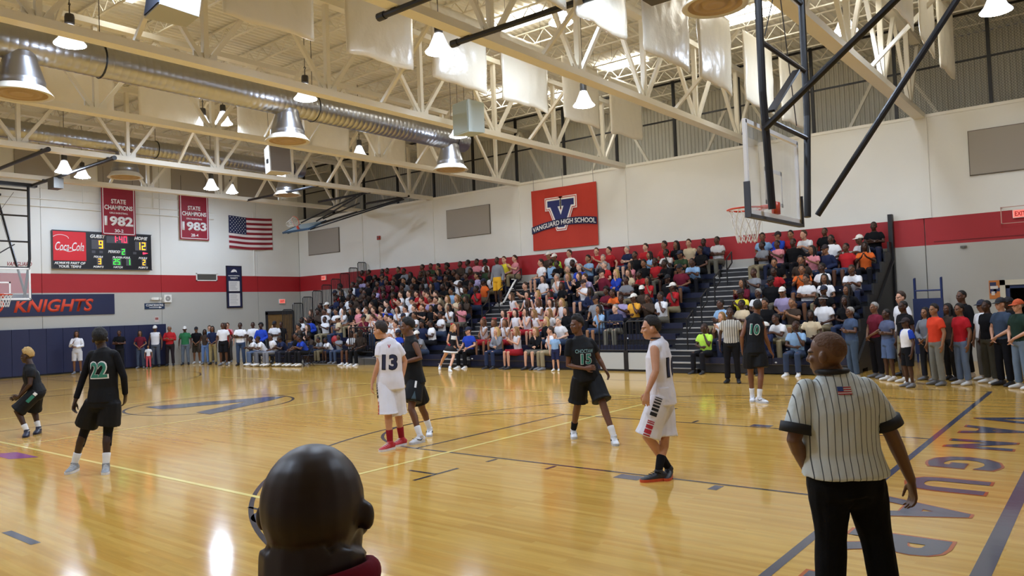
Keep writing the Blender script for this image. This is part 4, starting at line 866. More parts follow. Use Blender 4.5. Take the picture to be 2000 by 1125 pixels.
# hair in head space (x right, y forward, z up)
def cap_shell(rx, ry, rz, cz, keep, nu=40, nv=26, inward=.78, jit=0, seed=0, cy=-.018):
    mb = MB(); mb.ball((0,0,0), 1, nu, nv); out = []
    for v in mb.v:
        d = V3(v); k = max(0, min(1, keep(d))); k = k*k*(3-2*k); r = inward+(1-inward)*k
        if jit and k > 0: r *= 1+jit*(noise.noise(d*5+V3((seed,0,0)))+.6*noise.noise(d*14))
        out.append((d.x*rx*r, cy+d.y*ry*r, cz+d.z*rz*r))
    mb.v = out; return mb
def hairline(d, f=.62, s=-.06, b=-.72, w=.09):
    t = max(0, min(1, (d.y-.28)/.5))
    h = s+(f-s)*t*t*(3-2*t) if d.y > 0 else s+(b-s)*min(1, max(0, -d.y*2.4-.3))
    return (d.z-h)/w
HM = {}
def hair_mesh(kind):
    if kind in HM: return HM[kind]
    if kind == 'buzz': mb = cap_shell(.0785,.0975,.0985,.022, hairline)
    elif kind == 'short': mb = cap_shell(.084,.105,.116,.024, hairline, jit=.06)
    elif kind == 'grey': mb = cap_shell(.082,.102,.106,.022, hairline, jit=.04)
    elif kind == 'high': mb = cap_shell(.086,.105,.132,.03, lambda d: hairline(d, .42, -.02, -.5), jit=.12)
    elif kind == 'afro': mb = cap_shell(.112,.122,.132,.03, lambda d: hairline(d, .42, -.15, -.7, .2), inward=.6, jit=.1)
    elif kind == 'fro': mb = cap_shell(.094,.112,.122,.03, lambda d: hairline(d, .42, -.1, -.65, .16), inward=.75, jit=.1)
    elif kind == 'fringe': mb = cap_shell(.079,.0985,.097,.018, lambda d: 1 if (d.y < .1 and -.62 < d.z < .12) else -1)
    elif kind == 'bald': mb = cap_shell(.0765,.0955,.0965,.0225, lambda d: hairline(d, .4, .0, -.6, .2))
    elif kind in ('long', 'blond'):
        mb = cap_shell(.086,.106,.11,.024, hairline, jit=.03)
        mb.tube([(0,-.075,.03), (0,-.095,-.08), (0,-.085,-.19), (0,-.075,-.27)], [(.078,.04), (.082,.036), (.078,.032), (.05,.02)], 14, 'round', (1,0,0))
        for x in (-1, 1): mb.tube([(x*.06,.0,.06), (x*.083,.0,-.04), (x*.08,.01,-.15), (x*.065,.015,-.21)], [.024,.024,.026,.014], 8, 'round')
    elif kind == 'cap':
        mb = cap_shell(.088,.108,.105,.03, lambda d: 1 if d.z > -.02 else -1, inward=.72)
        vs = []; n = 12
        for i in range(n+1):
            a = PI*(.17+.66*i/n); vs += [(.085*math.cos(a), -.015+.1*math.sin(a), .04), (.082*math.cos(a), .0+.185*math.sin(a), .018), (.085*math.cos(a), -.015+.1*math.sin(a), .033), (.082*math.cos(a), .0+.185*math.sin(a), .011)]
        fs = [(4*i,4*i+4,4*i+5,4*i+1) for i in range(n)]+[(4*i+2,4*i+3,4*i+7,4*i+6) for i in range(n)]+[(4*i+1,4*i+5,4*i+7,4*i+3) for i in range(n)]
        mb.add(vs, fs); mb.ball((0,-.018,.135), (.008,.008,.006), 6, 4)
    elif kind == 'backhair': mb = cap_shell(.08,.1,.1,.02, lambda d: 1 if (d.y < .1 and -.62 < d.z < .1) else -1)
    elif kind == 'band': mb = MB().tube([(.083*math.cos(a/20*2*PI), -.015+.103*math.sin(a/20*2*PI), .035+.012*math.sin(a/20*2*PI)) for a in range(21)], [(.006,.02)]*21, 6, 'flat', (0,0,1))
    elif kind == 'bow': mb = MB().ball((-.05,-.06,.12), (.06,.025,.04)).ball((.05,-.06,.12), (.06,.025,.04)).ball((0,-.06,.12), (.025,.03,.025)).tube([(-.01,-.08,.11),(-.05,-.11,-.02)], [.018,.012], 6).tube([(.01,-.08,.11),(.05,-.11,-.02)], [.018,.012], 6)
    elif kind == 'glasses':
        mb = MB()
        for x in (-1, 1):
            mb.tube([(x*.034+.024*math.cos(a/12*2*PI), .1, -.012+.017*math.sin(a/12*2*PI)) for a in range(13)], .002, 5); mb.tube([(x*.058,.098,-.008), (x*.078,.04,-.008), (x*.08,-.02,-.015)], .002, 5)
        mb.tube([(-.01,.104,-.01),(.01,.104,-.01)], .002, 5)
    HM[kind] = mb.mesh(kind, HAIR, True); return HM[kind]
SKINC = {'d': ('#4a2f22','#553627','#5f3d2b','#42291d'), 'm': ('#8a5f43','#9a6d4d','#7b533a'), 'l': ('#d3a184','#dcae93','#c9967a')}
SHIRTC = dict(W='#e9e8ea', K='#131316', R='#b3262b', M='#6d1f30', B='#2a48b5', N='#232a47', G='#84868c', Y='#e0d23a', L='#b4e04f', O='#d9662b', P='#d98a92', S='#8fb0d2', T='#d6c2a0', V='#a79bc0', D='#34472f', C='#45382f', Z='#cfcbc9', Q='#e6a63c', E='#d9d4d6')
SHIRTN = dict(W='white', K='black', R='red', M='maroon', B='blue', N='navy', G='grey', Y='yellow', L='lime', O='orange', P='pink', S='light blue', T='beige', V='lavender', D='dark green', C='brown', Z='pale patterned', Q='amber', E='red-white cheer')
PANTC = ('#18181d','#2a3550','#3d4a63','#131316','#6e6a5e','#8c8064','#2a2f45')
def setcol(o, hexc, j=.0):
    c = lin(hexc); f = 1+(rnd.random()-.5)*j; o.color = (min(1, c[0]*f), min(1, c[1]*f), min(1, c[2]*f), 1)
def I4(): return Matrix.Identity(4)
# ---- pose library (person faces -Y)
def pose_sit(arms='thigh', lean=.1, turn=0, spread=.13, feet=0):
    P = {}; h = .5
    nk = V3((0, .0-math.sin(lean)*h, .1+math.cos(lean)*h)); up = (nk-V3((0,0,.1))).normalized()
    P['nk'] = nk; P['hd'] = nk+V3((0,-.03-.05*math.sin(lean),.155))
    for k, s in (('L', 1), ('R', -1)):
        P['h'+k] = V3((s*.09, 0, .08)); P['k'+k] = V3((s*spread, -.43, .11)); P['a'+k] = V3((s*(spread+.01), -.42+feet*s*.06, -.32)); P['o'+k] = V3((s*(spread+.04), -.64, -.4)); sh = nk-up*.055+V3((s*.18, .0, 0)); P['s'+k] = sh
        if arms == 'thigh': E_, W, T = V3((s*.25,-.06,.3)), V3((s*.14,-.29,.22)), V3((s*.11,-.39,.19))
        elif arms == 'cross': E_, W, T = V3((s*.24,-.1,.31)), V3((-s*.02,-.23,.33+s*.02)), V3((-s*.13,-.2,.34+s*.02))
        elif arms == 'knees': E_, W, T = V3((s*.17,-.36,.24)), V3((s*.05,-.52,.33)), V3((s*.0,-.6,.3))
        elif arms == 'clap': E_, W, T = V3((s*.23,-.13,.34)), V3((s*.06,-.31,.45)), V3((s*.02,-.36,.53))
        elif arms == 'chin': E_, W, T = (V3((s*.2,-.2,.3)), V3((s*.1,-.2,.5)), V3((s*.06,-.16,.58))) if s > 0 else (V3((s*.22,-.12,.3)), V3((.02,-.24,.26)), V3((.1,-.25,.27)))
        elif arms == 'bench': E_, W, T = V3((s*.29,.03,.32)), V3((s*.3,-.05,.08)), V3((s*.3,-.12,.0))
        elif arms == 'lap': E_, W, T = V3((s*.25,-.06,.3)), V3((s*.06,-.26,.2)), V3((-s*.0,-.34,.19))
        P['e'+k], P['w'+k], P['t'+k] = E_, W, T
    f = V3((math.sin(turn), -math.cos(turn), 0)); return P, (f.x, f.y)
def pose_stand(arms='down', turn=0, shift=.0):
    P = dict(nk=V3((shift,0,1.475)), hd=V3((shift,-.025,1.635)))
    for k, s in (('L', 1), ('R', -1)):
        P['h'+k] = V3((s*.09+shift*.6,0,.92)); P['k'+k] = V3((s*.11,-.02,.5)); P['a'+k] = V3((s*.12,.02,.1)); P['o'+k] = V3((s*.17,-.2,.03)); P['s'+k] = V3((s*.185+shift,0,1.415))
        if arms == 'down': E_, W, T = V3((s*.25,.02,1.13)), V3((s*.26,-.05,.87)), V3((s*.25,-.08,.7))
        elif arms == 'cross': E_, W, T = V3((s*.25,-.05,1.15)), V3((-s*.02,-.21,1.17+s*.02)), V3((-s*.14,-.17,1.18+s*.02))
        elif arms == 'clasp': E_, W, T = V3((s*.26,-.02,1.14)), V3((s*.05,-.2,.98)), V3((-s*.02,-.22,.88))
        elif arms == 'pocket': E_, W, T = V3((s*.28,.06,1.14)), V3((s*.21,-.05,.93)), V3((s*.17,-.1,.8))
        elif arms == 'hip': E_, W, T = (V3((s*.38,.08,1.17)), V3((s*.2,-.02,1.0)), V3((s*.12,-.1,.98))) if s > 0 else (V3((s*.25,.02,1.13)), V3((s*.26,-.05,.87)), V3((s*.25,-.08,.7)))
        elif arms == 'phone': E_, W, T = (V3((s*.24,-.06,1.14)), V3((s*.08,-.26,1.25)), V3((s*.02,-.28,1.38))) if s < 0 else (V3((s*.24,-.05,1.14)), V3((s*.0,-.2,1.1)), V3((-s*.12,-.22,1.12)))
        P['e'+k], P['w'+k], P['t'+k] = E_, W, T
    return P, (math.sin(turn), -math.cos(turn))
VAR = {}
def variant(key):
    if key in VAR: return VAR[key]
    kind, arms, turn, fem, g = key
    P, f = pose_sit(arms, .62 if arms == 'knees' else (.3 if arms == 'lap' else .08), turn) if kind == 'sit' else pose_stand(arms, turn)
    b = Body(P, f, g, fem); vx = .012
    d = dict(HM=b.HM, body=b.skin(vx, False, crowd=True, sm=2), tee=b.shirt(.016, .62), long=b.shirt(.016, 1.93, .014), tank=b.shirt(.016, 0, .014), pants=b.pants(.016), shorts=b.pants(.016, .92, .022, .015, 'shorts'), shoes=b.shoes2(.014))
    VAR[key] = d; return d
def person(key, M, label, group, shirt, skin, hair, stype='tee', ptype='pants', pant=None, shoe=None, haircol=None, shirtcol=None):
    d = variant(key)
    o = link('person', d['body'], None, M); tag(o, label, 'person', group)
    o.color = (*lin(rnd.choice(SKINC[skin])), 1)
    c = link('shirt', d[stype], o); setcol(c, shirtcol or SHIRTC[shirt], .18)
    c = link('trousers' if ptype == 'pants' else 'shorts', d[ptype], o); setcol(c, pant or rnd.choice(PANTC), .2)
    c = link('shoes', d['shoes'], o); setcol(c, shoe or rnd.choice(('#e6e4e0','#26262a','#26262a','#77787c','#d9d7d2')))
    blackh = '#15110f'
    brown = rnd.choice(('#3a281c','#4f3722','#2a1d15'))
    hc = {'d': blackh, 'm': '#1c1512', 'l': brown}[skin]
    kinds = {'s': [('buzz' if skin == 'd' else 'short', hc)], 'a': [('afro', blackh)], 'l': [('long', hc)], 'b': [('blond', rnd.choice(('#b08a52','#8d6a3d','#c7a566')))], 'g': [('grey', '#9a9690')], 'c': [('cap', '#e8e4dc'), ('backhair', hc)], 'k': [('cap', rnd.choice(('#1a1b22','#20243a','#2a1c20'))), ('backhair', hc)], 'p': [('cap', '#c86a74'), ('backhair', hc)], 'r': [('long', rnd.choice(('#5a3a22','#2d1c14'))), ('bow', '#b0242e')], 'z': [('bald', {'d': '#33221a'}.get(skin, '#5a4436'))], 'h': [('buzz', blackh), ('band', '#e8e8ea')], 'o': [('cap', '#c9562a'), ('backhair', '#7a7672')]}[hair]
    for kd, col in kinds:
        nm = {'cap': 'cap', 'band': 'headband', 'bow': 'hair_bow'}.get(kd, 'hair')
        c = link(nm, hair_mesh(kd), o, d['HM']); setcol(c, haircol or col)
    return o

# ---- seated crowd, one string per bleacher row: x, shirt, skin, hair
CROWD = '''-23.71 C d s;-23.24 G d s;-22.77 W d s;-22.30 G d s;-21.51 W d s;-20.96 C d s;-18.82 B d k;-18.05 C l s;-17.58 G d c;-15.36 B l k;-14.11 G l b;-13.27 E l b;-12.51 K l b;-11.90 W l s;-6.79 L d z;-5.11 N d c;-4.35 S d z
-25.53 C m s;-24.94 K l l;-20.00 W l s;-19.50 W l s;-18.08 N d a;-17.61 W d s;-15.10 E m r;-14.63 E m r;-14.16 E m r;-12.42 K l b;-11.82 W l g;-6.49 W l b;-4.80 W d s;-4.13 T d l
-26.00 W d s;-25.32 B d s;-24.42 W d s;-23.52 T m c;-21.92 M m k;-21.37 W l s;-20.90 R l s;-20.38 W l s;-19.91 W l s;-19.44 G m k;-18.97 W m s;-17.59 W d s;-14.59 E l l;-14.09 E l r;-13.61 E l l;-13.14 E l b;-12.53 Z l b;-11.98 K l l;-10.72 S m l;-10.15 N l g;-6.70 S d s;-6.10 T d s;-5.48 K m s;-4.73 C m z;-3.93 W d h;-3.40 K d l
-26.00 K l l;-25.53 C d a;-25.06 W d s;-24.28 W m s;-23.74 W l l;-23.27 K m l;-22.80 P l s;-22.33 T l s;-21.86 P l s;-21.39 B m s;-20.92 B d s;-20.45 W l l;-19.98 W l s;-19.51 K l s;-19.04 K l s;-18.57 K m l;-18.10 K l s;-17.63 W m l;-17.04 P d l;-13.91 E d r;-13.44 E m r;-12.97 E l r;-12.48 E l b;-11.16 G m k;-10.23 V d s;-9.76 Q d c;-9.29 C d s;-8.82 W d s;-6.31 Y d k;-5.84 W d g;-5.10 V m c;-4.07 K d k;-3.40 K m l
-26.00 C d s;-25.53 Z m c;-24.47 W d s;-22.94 W d l;-22.16 K l s;-21.68 K l l;-21.21 W l s;-20.74 W l s;-20.11 W l k;-19.56 O l s;-19.09 V m s;-18.62 K l s;-18.15 T l b;-17.68 T l b;-17.21 C m l;-14.87 E l l;-14.31 E l l;-13.83 E l b;-13.30 E m r;-11.67 N d l;-11.05 M d a;-10.58 O d s;-9.70 C d c;-8.66 R d c;-6.44 M m l;-5.63 K d k;-4.65 W m s;-4.16 W m l
-25.51 N d s;-24.63 W d s;-24.16 C d s;-21.74 R d s;-21.27 W l s;-20.80 W l s;-20.33 R l s;-19.86 R l s;-19.39 R l s;-18.92 T l s;-18.44 S m s;-17.68 D d a;-17.11 R d s;-14.74 K l s;-13.15 K d r;-12.24 W l k;-10.58 G d s;-9.78 R m l;-9.08 K d k;-6.28 G d z;-5.61 R d s;-4.92 O m s;-4.35 W d s;-3.54 W d z
-26.00 R d k;-25.53 K m l;-25.06 K d s;-24.30 C d s;-23.83 C d s;-23.36 V d s;-22.89 M d s;-19.96 K m l;-19.07 K d s;-18.39 W d s;-17.15 O d k;-14.33 W l l;-13.68 Z l g;-13.21 N l b;-12.74 K l l;-12.25 V l s;-11.78 M l k;-11.24 B l b;-10.77 T l l;-10.11 R d s;-8.83 M m k;-5.81 K m s;-5.08 C m s
-26.00 W d a;-25.51 W d s;-25.03 N d s;-22.64 M d s;-22.00 G m s;-21.51 K m s;-19.60 K d s;-18.96 W d s;-18.49 K d s;-17.92 V m s;-13.53 G l g;-13.06 B l g;-11.98 R l g;-10.94 P m l;-10.47 K m s;-9.92 R d s;-9.45 K d s;-8.62 S d s;-4.90 P m l;-4.43 N m k;-3.96 R d s;-3.49 O d l
-25.68 K d s;-25.21 V d s;-24.54 K d s;-24.07 N m k;-21.60 K d s;-21.13 R d s;-20.50 N m l;-19.96 K d s;-19.37 K d s;-18.43 M d s;-17.15 P l l;-15.10 W l s;-14.63 S d s;-14.16 K d s;-13.44 K d s;-12.97 S m s;-12.36 G l g;-11.06 K d s;-10.47 S m l;-9.86 Z d s;-9.23 D m k;-8.62 K d s;-6.55 G d s;-6.08 P d s;-5.61 K d s;-4.52 W d s;-3.52 W d c
-26.00 R d s;-25.53 K d s;-24.59 K d s;-24.12 R d s;-23.54 K m s;-22.87 G d s;-21.97 C d s;-21.47 D d s;-21.00 K m s;-20.20 K d a;-19.73 C d s;-19.26 G d s;-18.79 P d s;-18.32 W d k;-17.22 Y l s;-16.75 P l s;-15.10 C m c;-14.63 L m c;-14.13 W l s;-12.94 R l s;-12.39 R l s;-11.64 N l g;-10.91 R l s;-10.17 R m s;-9.66 K m l;-9.19 T l s;-8.72 N d s;-8.25 Z d s;-6.70 S m s;-6.23 B m k;-5.76 R m s;-5.29 W l s;-4.82 K d s;-3.46 K d s'''.strip().split('\n')
SIT_M = [('sit', a, t, False, g) for a, t, g in (('thigh', -.35, 1.0), ('cross', -.2, 1.08), ('knees', -.3, 1.0), ('clap', .1, 1.0), ('chin', -.4, 1.0), ('lap', .15, 1.05), ('bench', -.1, 1.12))]
SIT_F = [('sit', a, t, True, g) for a, t, g in (('lap', -.35, .93), ('thigh', .15, .92), ('clap', -.2, .94), ('chin', -.1, .93))]
BN = ['left', 'middle', 'right']
for k, row in enumerate(CROWD):
    ppl = []
    for t_ in row.split(';'):
        a = t_.split(); ppl.append((float(a[0]), a[1], a[2], a[3]))
    if k >= 3:                                   # the left block is packed
        xs = sorted(p[0] for p in ppl if p[0] < -16.5)+[-16.3]; px_ = -26.5
        for x in xs:
            n = int((x-px_)/.56)-1
            for i in range(max(0, n)): ppl.append((px_+(x-px_)*(i+1)/(n+1), rnd.choice('KKCNKMGDW'), 'd', rnd.choice('sssla')))
            px_ = x
    ppl.sort(); cnt = [0, 0, 0]
    for (x, sh, sk, h) in ppl:
        bi_ = 0 if x < -16 else (1 if x < -7.4 else 2); cnt[bi_] += 1
        fem = h in 'lbr'
        key = rnd.choice(SIT_F if fem else SIT_M)
        if k == 0 and key[1] == 'bench': key = SIT_M[0]
        s = rnd.uniform(1.03, 1.1)*(.97 if fem else 1)
        if k == 0 and -23.6 < x < -22.2: s *= .82
        M = Matrix.Translation((x, Y0+TR*k+.15, seatz(k)+.005)) @ Matrix.Rotation(rnd.uniform(-.5, .12), 4, 'Z') @ Matrix.Scale(s, 4)
        st = 'tank' if sh == 'E' else ('long' if (sh in 'KNCGBM' and rnd.random() < .4) else 'tee')
        pt = 'shorts' if (sh == 'E' or rnd.random() < .22) else 'pants'
        hn = {'c': ' and white cap', 'k': ' and dark cap', 'a': ' with an afro', 'l': ' with long hair', 'b': ' with fair hair', 'r': ' with red bow', 'g': ' with grey hair', 'p': ' and pink cap', 'h': ' and white headband', 'z': ' with shaved head'}.get(h, '')
        lab = 'person in %s top%s, %s row up, %s bleachers, %s from left' % (SHIRTN[sh], hn, ORD[k], BN[bi_], ORD[cnt[bi_]-1])
        o = person(key, M, lab, 'spectators seated in the bleachers', sh, sk, h, st, pt, '#a3262f' if sh == 'E' else None)
# ---- bench players on folding chairs at the left
for i, ((x, y), sh, pn, kd) in enumerate(zip(BENCH, 'WWWNKB', ('#5a6a86','#6d7078','#7d7f86','#2a2d3a','#1d1d22','#1a1b20'), ('knees','knees','lap','knees','thigh','knees'))):
    M = Matrix.Translation((x, y+.06, .455)) @ Matrix.Rotation(-.25+rnd.uniform(-.1, .1), 4, 'Z') @ Matrix.Scale(.99, 4)
    person(('sit', kd, {'knees': -.3, 'lap': .15, 'thigh': -.35}[kd], False, 1.05 if kd == 'lap' else 1.0), M, 'person in %s shirt on the folding chair, %s along the left bench' % (SHIRTN[sh], ORD[i]), 'people on the left bench', sh, 'd', 's', 'tee', 'pants', pn, '#e3e1dd')
# ---- standing spectators
STAND = [
 (-30.5,3.6,1.72,'W','m','l','phone','long','shorts','#dcdcde','person in white sweater and white shorts against the navy padding',.95),
 (-30.95,5.45,1.68,'K','d','s','cross','tee','pants','#1b1b1f','person in all black against the navy wall padding beside the 22 jersey',.9),
 (-30.9,6.3,1.62,'M','m','l','clasp','tee','pants','#4a5568','person in maroon shirt and jeans holding hands together behind a small child',.9),
 (-30.45,6.42,.98,'W','m','l','down','tee','pants','#c0525a','small child in white shirt and red leggings by the left wall',.9),
 (-30.95,6.98,1.8,'W','d','c','down','tank','pants','#4f5561','person in white tank top and white cap by the padding end',.9),
 (-30.9,7.6,1.77,'R','m','g','cross','long','pants','#2a2226','person in red hooded top with arms crossed at the left wall',.9),
 (-30.7,8.2,1.71,'D','d','c','down','tee','pants','#66707c','person in green shirt, grey jeans and white cap at the left wall',.9),
 (-30.9,8.85,1.67,'K','m','k','clasp','tee','shorts','#4a443a','person in black shirt and dark shorts right of the green shirt',.85),
 (-30.0,8.75,1.55,'C','d','l','down','tank','pants','#6d8cc0','person in brown top and light blue jeans along the left wall',.85),
 (-30.9,9.5,1.7,'S','l','s','down','tee','pants','#5a5448','person in light blue shirt behind the tan trousers',.85),
 (-29.35,8.75,1.68,'N','m','l','clasp','tee','pants','#a39468','person in navy shirt and tan trousers along the left wall',.8),
 (-29.8,9.75,1.8,'P','l','s','down','tee','pants','#444444','person in pink shirt at the back of the left standing group',.8),
 (-28.75,9.0,1.81,'R','d','s','pocket','tee','pants','#27211f','person in red shirt and dark trousers beside the white T-shirt',.75),
 (-28.0,8.45,1.82,'W','d','s','down','tee','shorts','#17171a','large person in white T-shirt and black shorts by the left corner',.75),
 (-27.0,8.65,1.8,'W','d','s','cross','tee','pants','#3c4b66','person in white T-shirt with crossed arms and jeans',.75),
 (-27.3,9.45,1.8,'W','d','s','down','tee','pants','#333333','person in white shirt behind the crossed arms at left',.75),
 (-26.55,9.35,1.74,'B','d','a','clasp','long','pants','#22242c','person in blue jacket with an afro behind the left bench',.7),
 (-26.6,10.05,1.8,'W','d','k','cross','tee','pants','#2b2b30','person in white shirt and dark cap behind the left bench',.7),
 (-27.5,11.0,1.76,'K','d','s','down','tee','pants','#1c1c20','person in black standing in front of the brown door',.6),
 (-26.75,11.3,1.62,'C','d','s','down','tee','pants','#2a2a2a','person in brown by the bleacher end rails',.6),
 (-27.15,10.35,1.62,'R','m','b','cross','tee','pants','#2a2a30','person in red shirt with fair hair behind the left bench',.7),
 (-2.88,9.45,1.66,'N','d','g','cross','tee','pants','#46566a','person in slate blue shirt with arms crossed and grey hair at right',-.75),
 (-2.42,9.75,1.75,'M','m','g','clasp','tee','pants','#1b1a1e','person in maroon button shirt and black trousers at right',-.75),
 (-2.05,9.2,1.6,'N','d','s','cross','tee','shorts','#55688c','person in grey-blue T-shirt and denim shorts with crossed arms',-.75),
 (-1.95,10.25,1.97,'W','l','s','down','tee','pants','#777777','tall person in white shirt behind the child in raglan shirt',-.8),
 (-1.62,8.8,1.77,'K','d','s','down','tee','shorts','#7f7a66','person in black shirt and camouflage shorts behind the raglan child',-.8),
 (-1.42,7.95,1.42,'W','d','k','down','tee','shorts','#17171b','child in white raglan shirt with blue sleeves and black shorts',-.85),
 (-1.32,9.45,1.6,'G','m','l','clasp','long','pants','#3a4050','person in grey sweater left of the orange T-shirt',-.5),
 (-.98,8.5,1.68,'O','m','s','down','tee','pants','#85867f','person in bright orange T-shirt and grey jeans at right',-.8),
 (-.9,9.6,1.67,'C','d','l','down','tee','pants','#222222','person in brown top behind the orange and red T-shirts',-.8),
 (-.72,10.3,1.95,'K','d','s','down','long','pants','#222226','tall person in black hoodie behind the red T-shirt',-.8),
 (-.55,8.7,1.67,'R','m','s','down','tee','pants','#64748c','person in red T-shirt and faded jeans at right',-.8),
 (-.28,9.75,1.72,'W','m','k','down','tee','pants','#777777','person in white shirt half hidden behind the red T-shirt',-.8),
 (-.12,9.15,1.72,'K','d','s','pocket','tee','pants','#4c4a40','person in black shirt and camouflage trousers beside the red T-shirt',-.8),
 (.2,9.8,1.76,'K','d','k','down','tee','pants','#3b3a34','person in black cap and black shirt near the doorway',-.8),
 (.17,8.75,1.76,'N','l','k','clasp','tee','pants','#15161b','bearded person in slate shirt, dark cap and black trousers',-.75),
 (.5,8.3,1.72,'D','l','o','clasp','tee','pants','#6a7b8e','person in dark green polo, orange cap and jeans',-.8),
 (.85,8.35,1.6,'W','m','s','clasp','tee','pants','#444a58','person in white top at the right picture edge',-.8),
 (-11.35,9.45,1.15,'S','l','s','down','tee','shorts','#262a4a','small child in light blue and grey top standing by the bench',.3),
 (-16.52,13.12,1.86,'G','d','s','down','long','shorts','#e0a82c','person in grey sweater and yellow shorts standing in the aisle',.0),
]
SPECC = {'person in green shirt, grey jeans and white cap at the left wall': '#2f7048', 'person in bright orange T-shirt and grey jeans at right': '#e4472c', 'person in slate blue shirt with arms crossed and grey hair at right': '#44536e', 'person in grey-blue T-shirt and denim shorts with crossed arms': '#555c76', 'bearded person in slate shirt, dark cap and black trousers': '#3c4a5e', 'person in dark green polo, orange cap and jeans': '#24382f', 'person in red T-shirt and faded jeans at right': '#b8202a'}
for (x, y, h, sh, sk, hr, arms, st, pt, pn, lab, rz) in STAND:
    z = deckz(6)+.002 if lab.endswith('in the aisle') else 0.002
    fem = hr in 'lb'; key = ('stand', arms, {'down': .1, 'cross': -.1, 'clasp': 0, 'pocket': .15, 'phone': 0}[arms], fem, .93 if fem else 1.05)
    M = Matrix.Translation((x, y, z)) @ Matrix.Rotation(rz, 4, 'Z') @ Matrix.Scale(h/1.752, 4)
    o = person(key, M, lab, 'standing spectators', sh, sk, hr, st, pt, pn, None, None, SPECC.get(lab))
    if 'raglan' in lab and lab.startswith('child'):
        P, f = pose_stand('down', .1); b_ = Body(P, f, 1.05); mb = MB()
        for k_ in 'LR': b_.arm(mb, k_, .026, .66, 'flat')
        c = link('sleeves', remesh(mb, .018, 2, 'sleeves', [CLOTH]), o); setcol(c, '#2746b0')
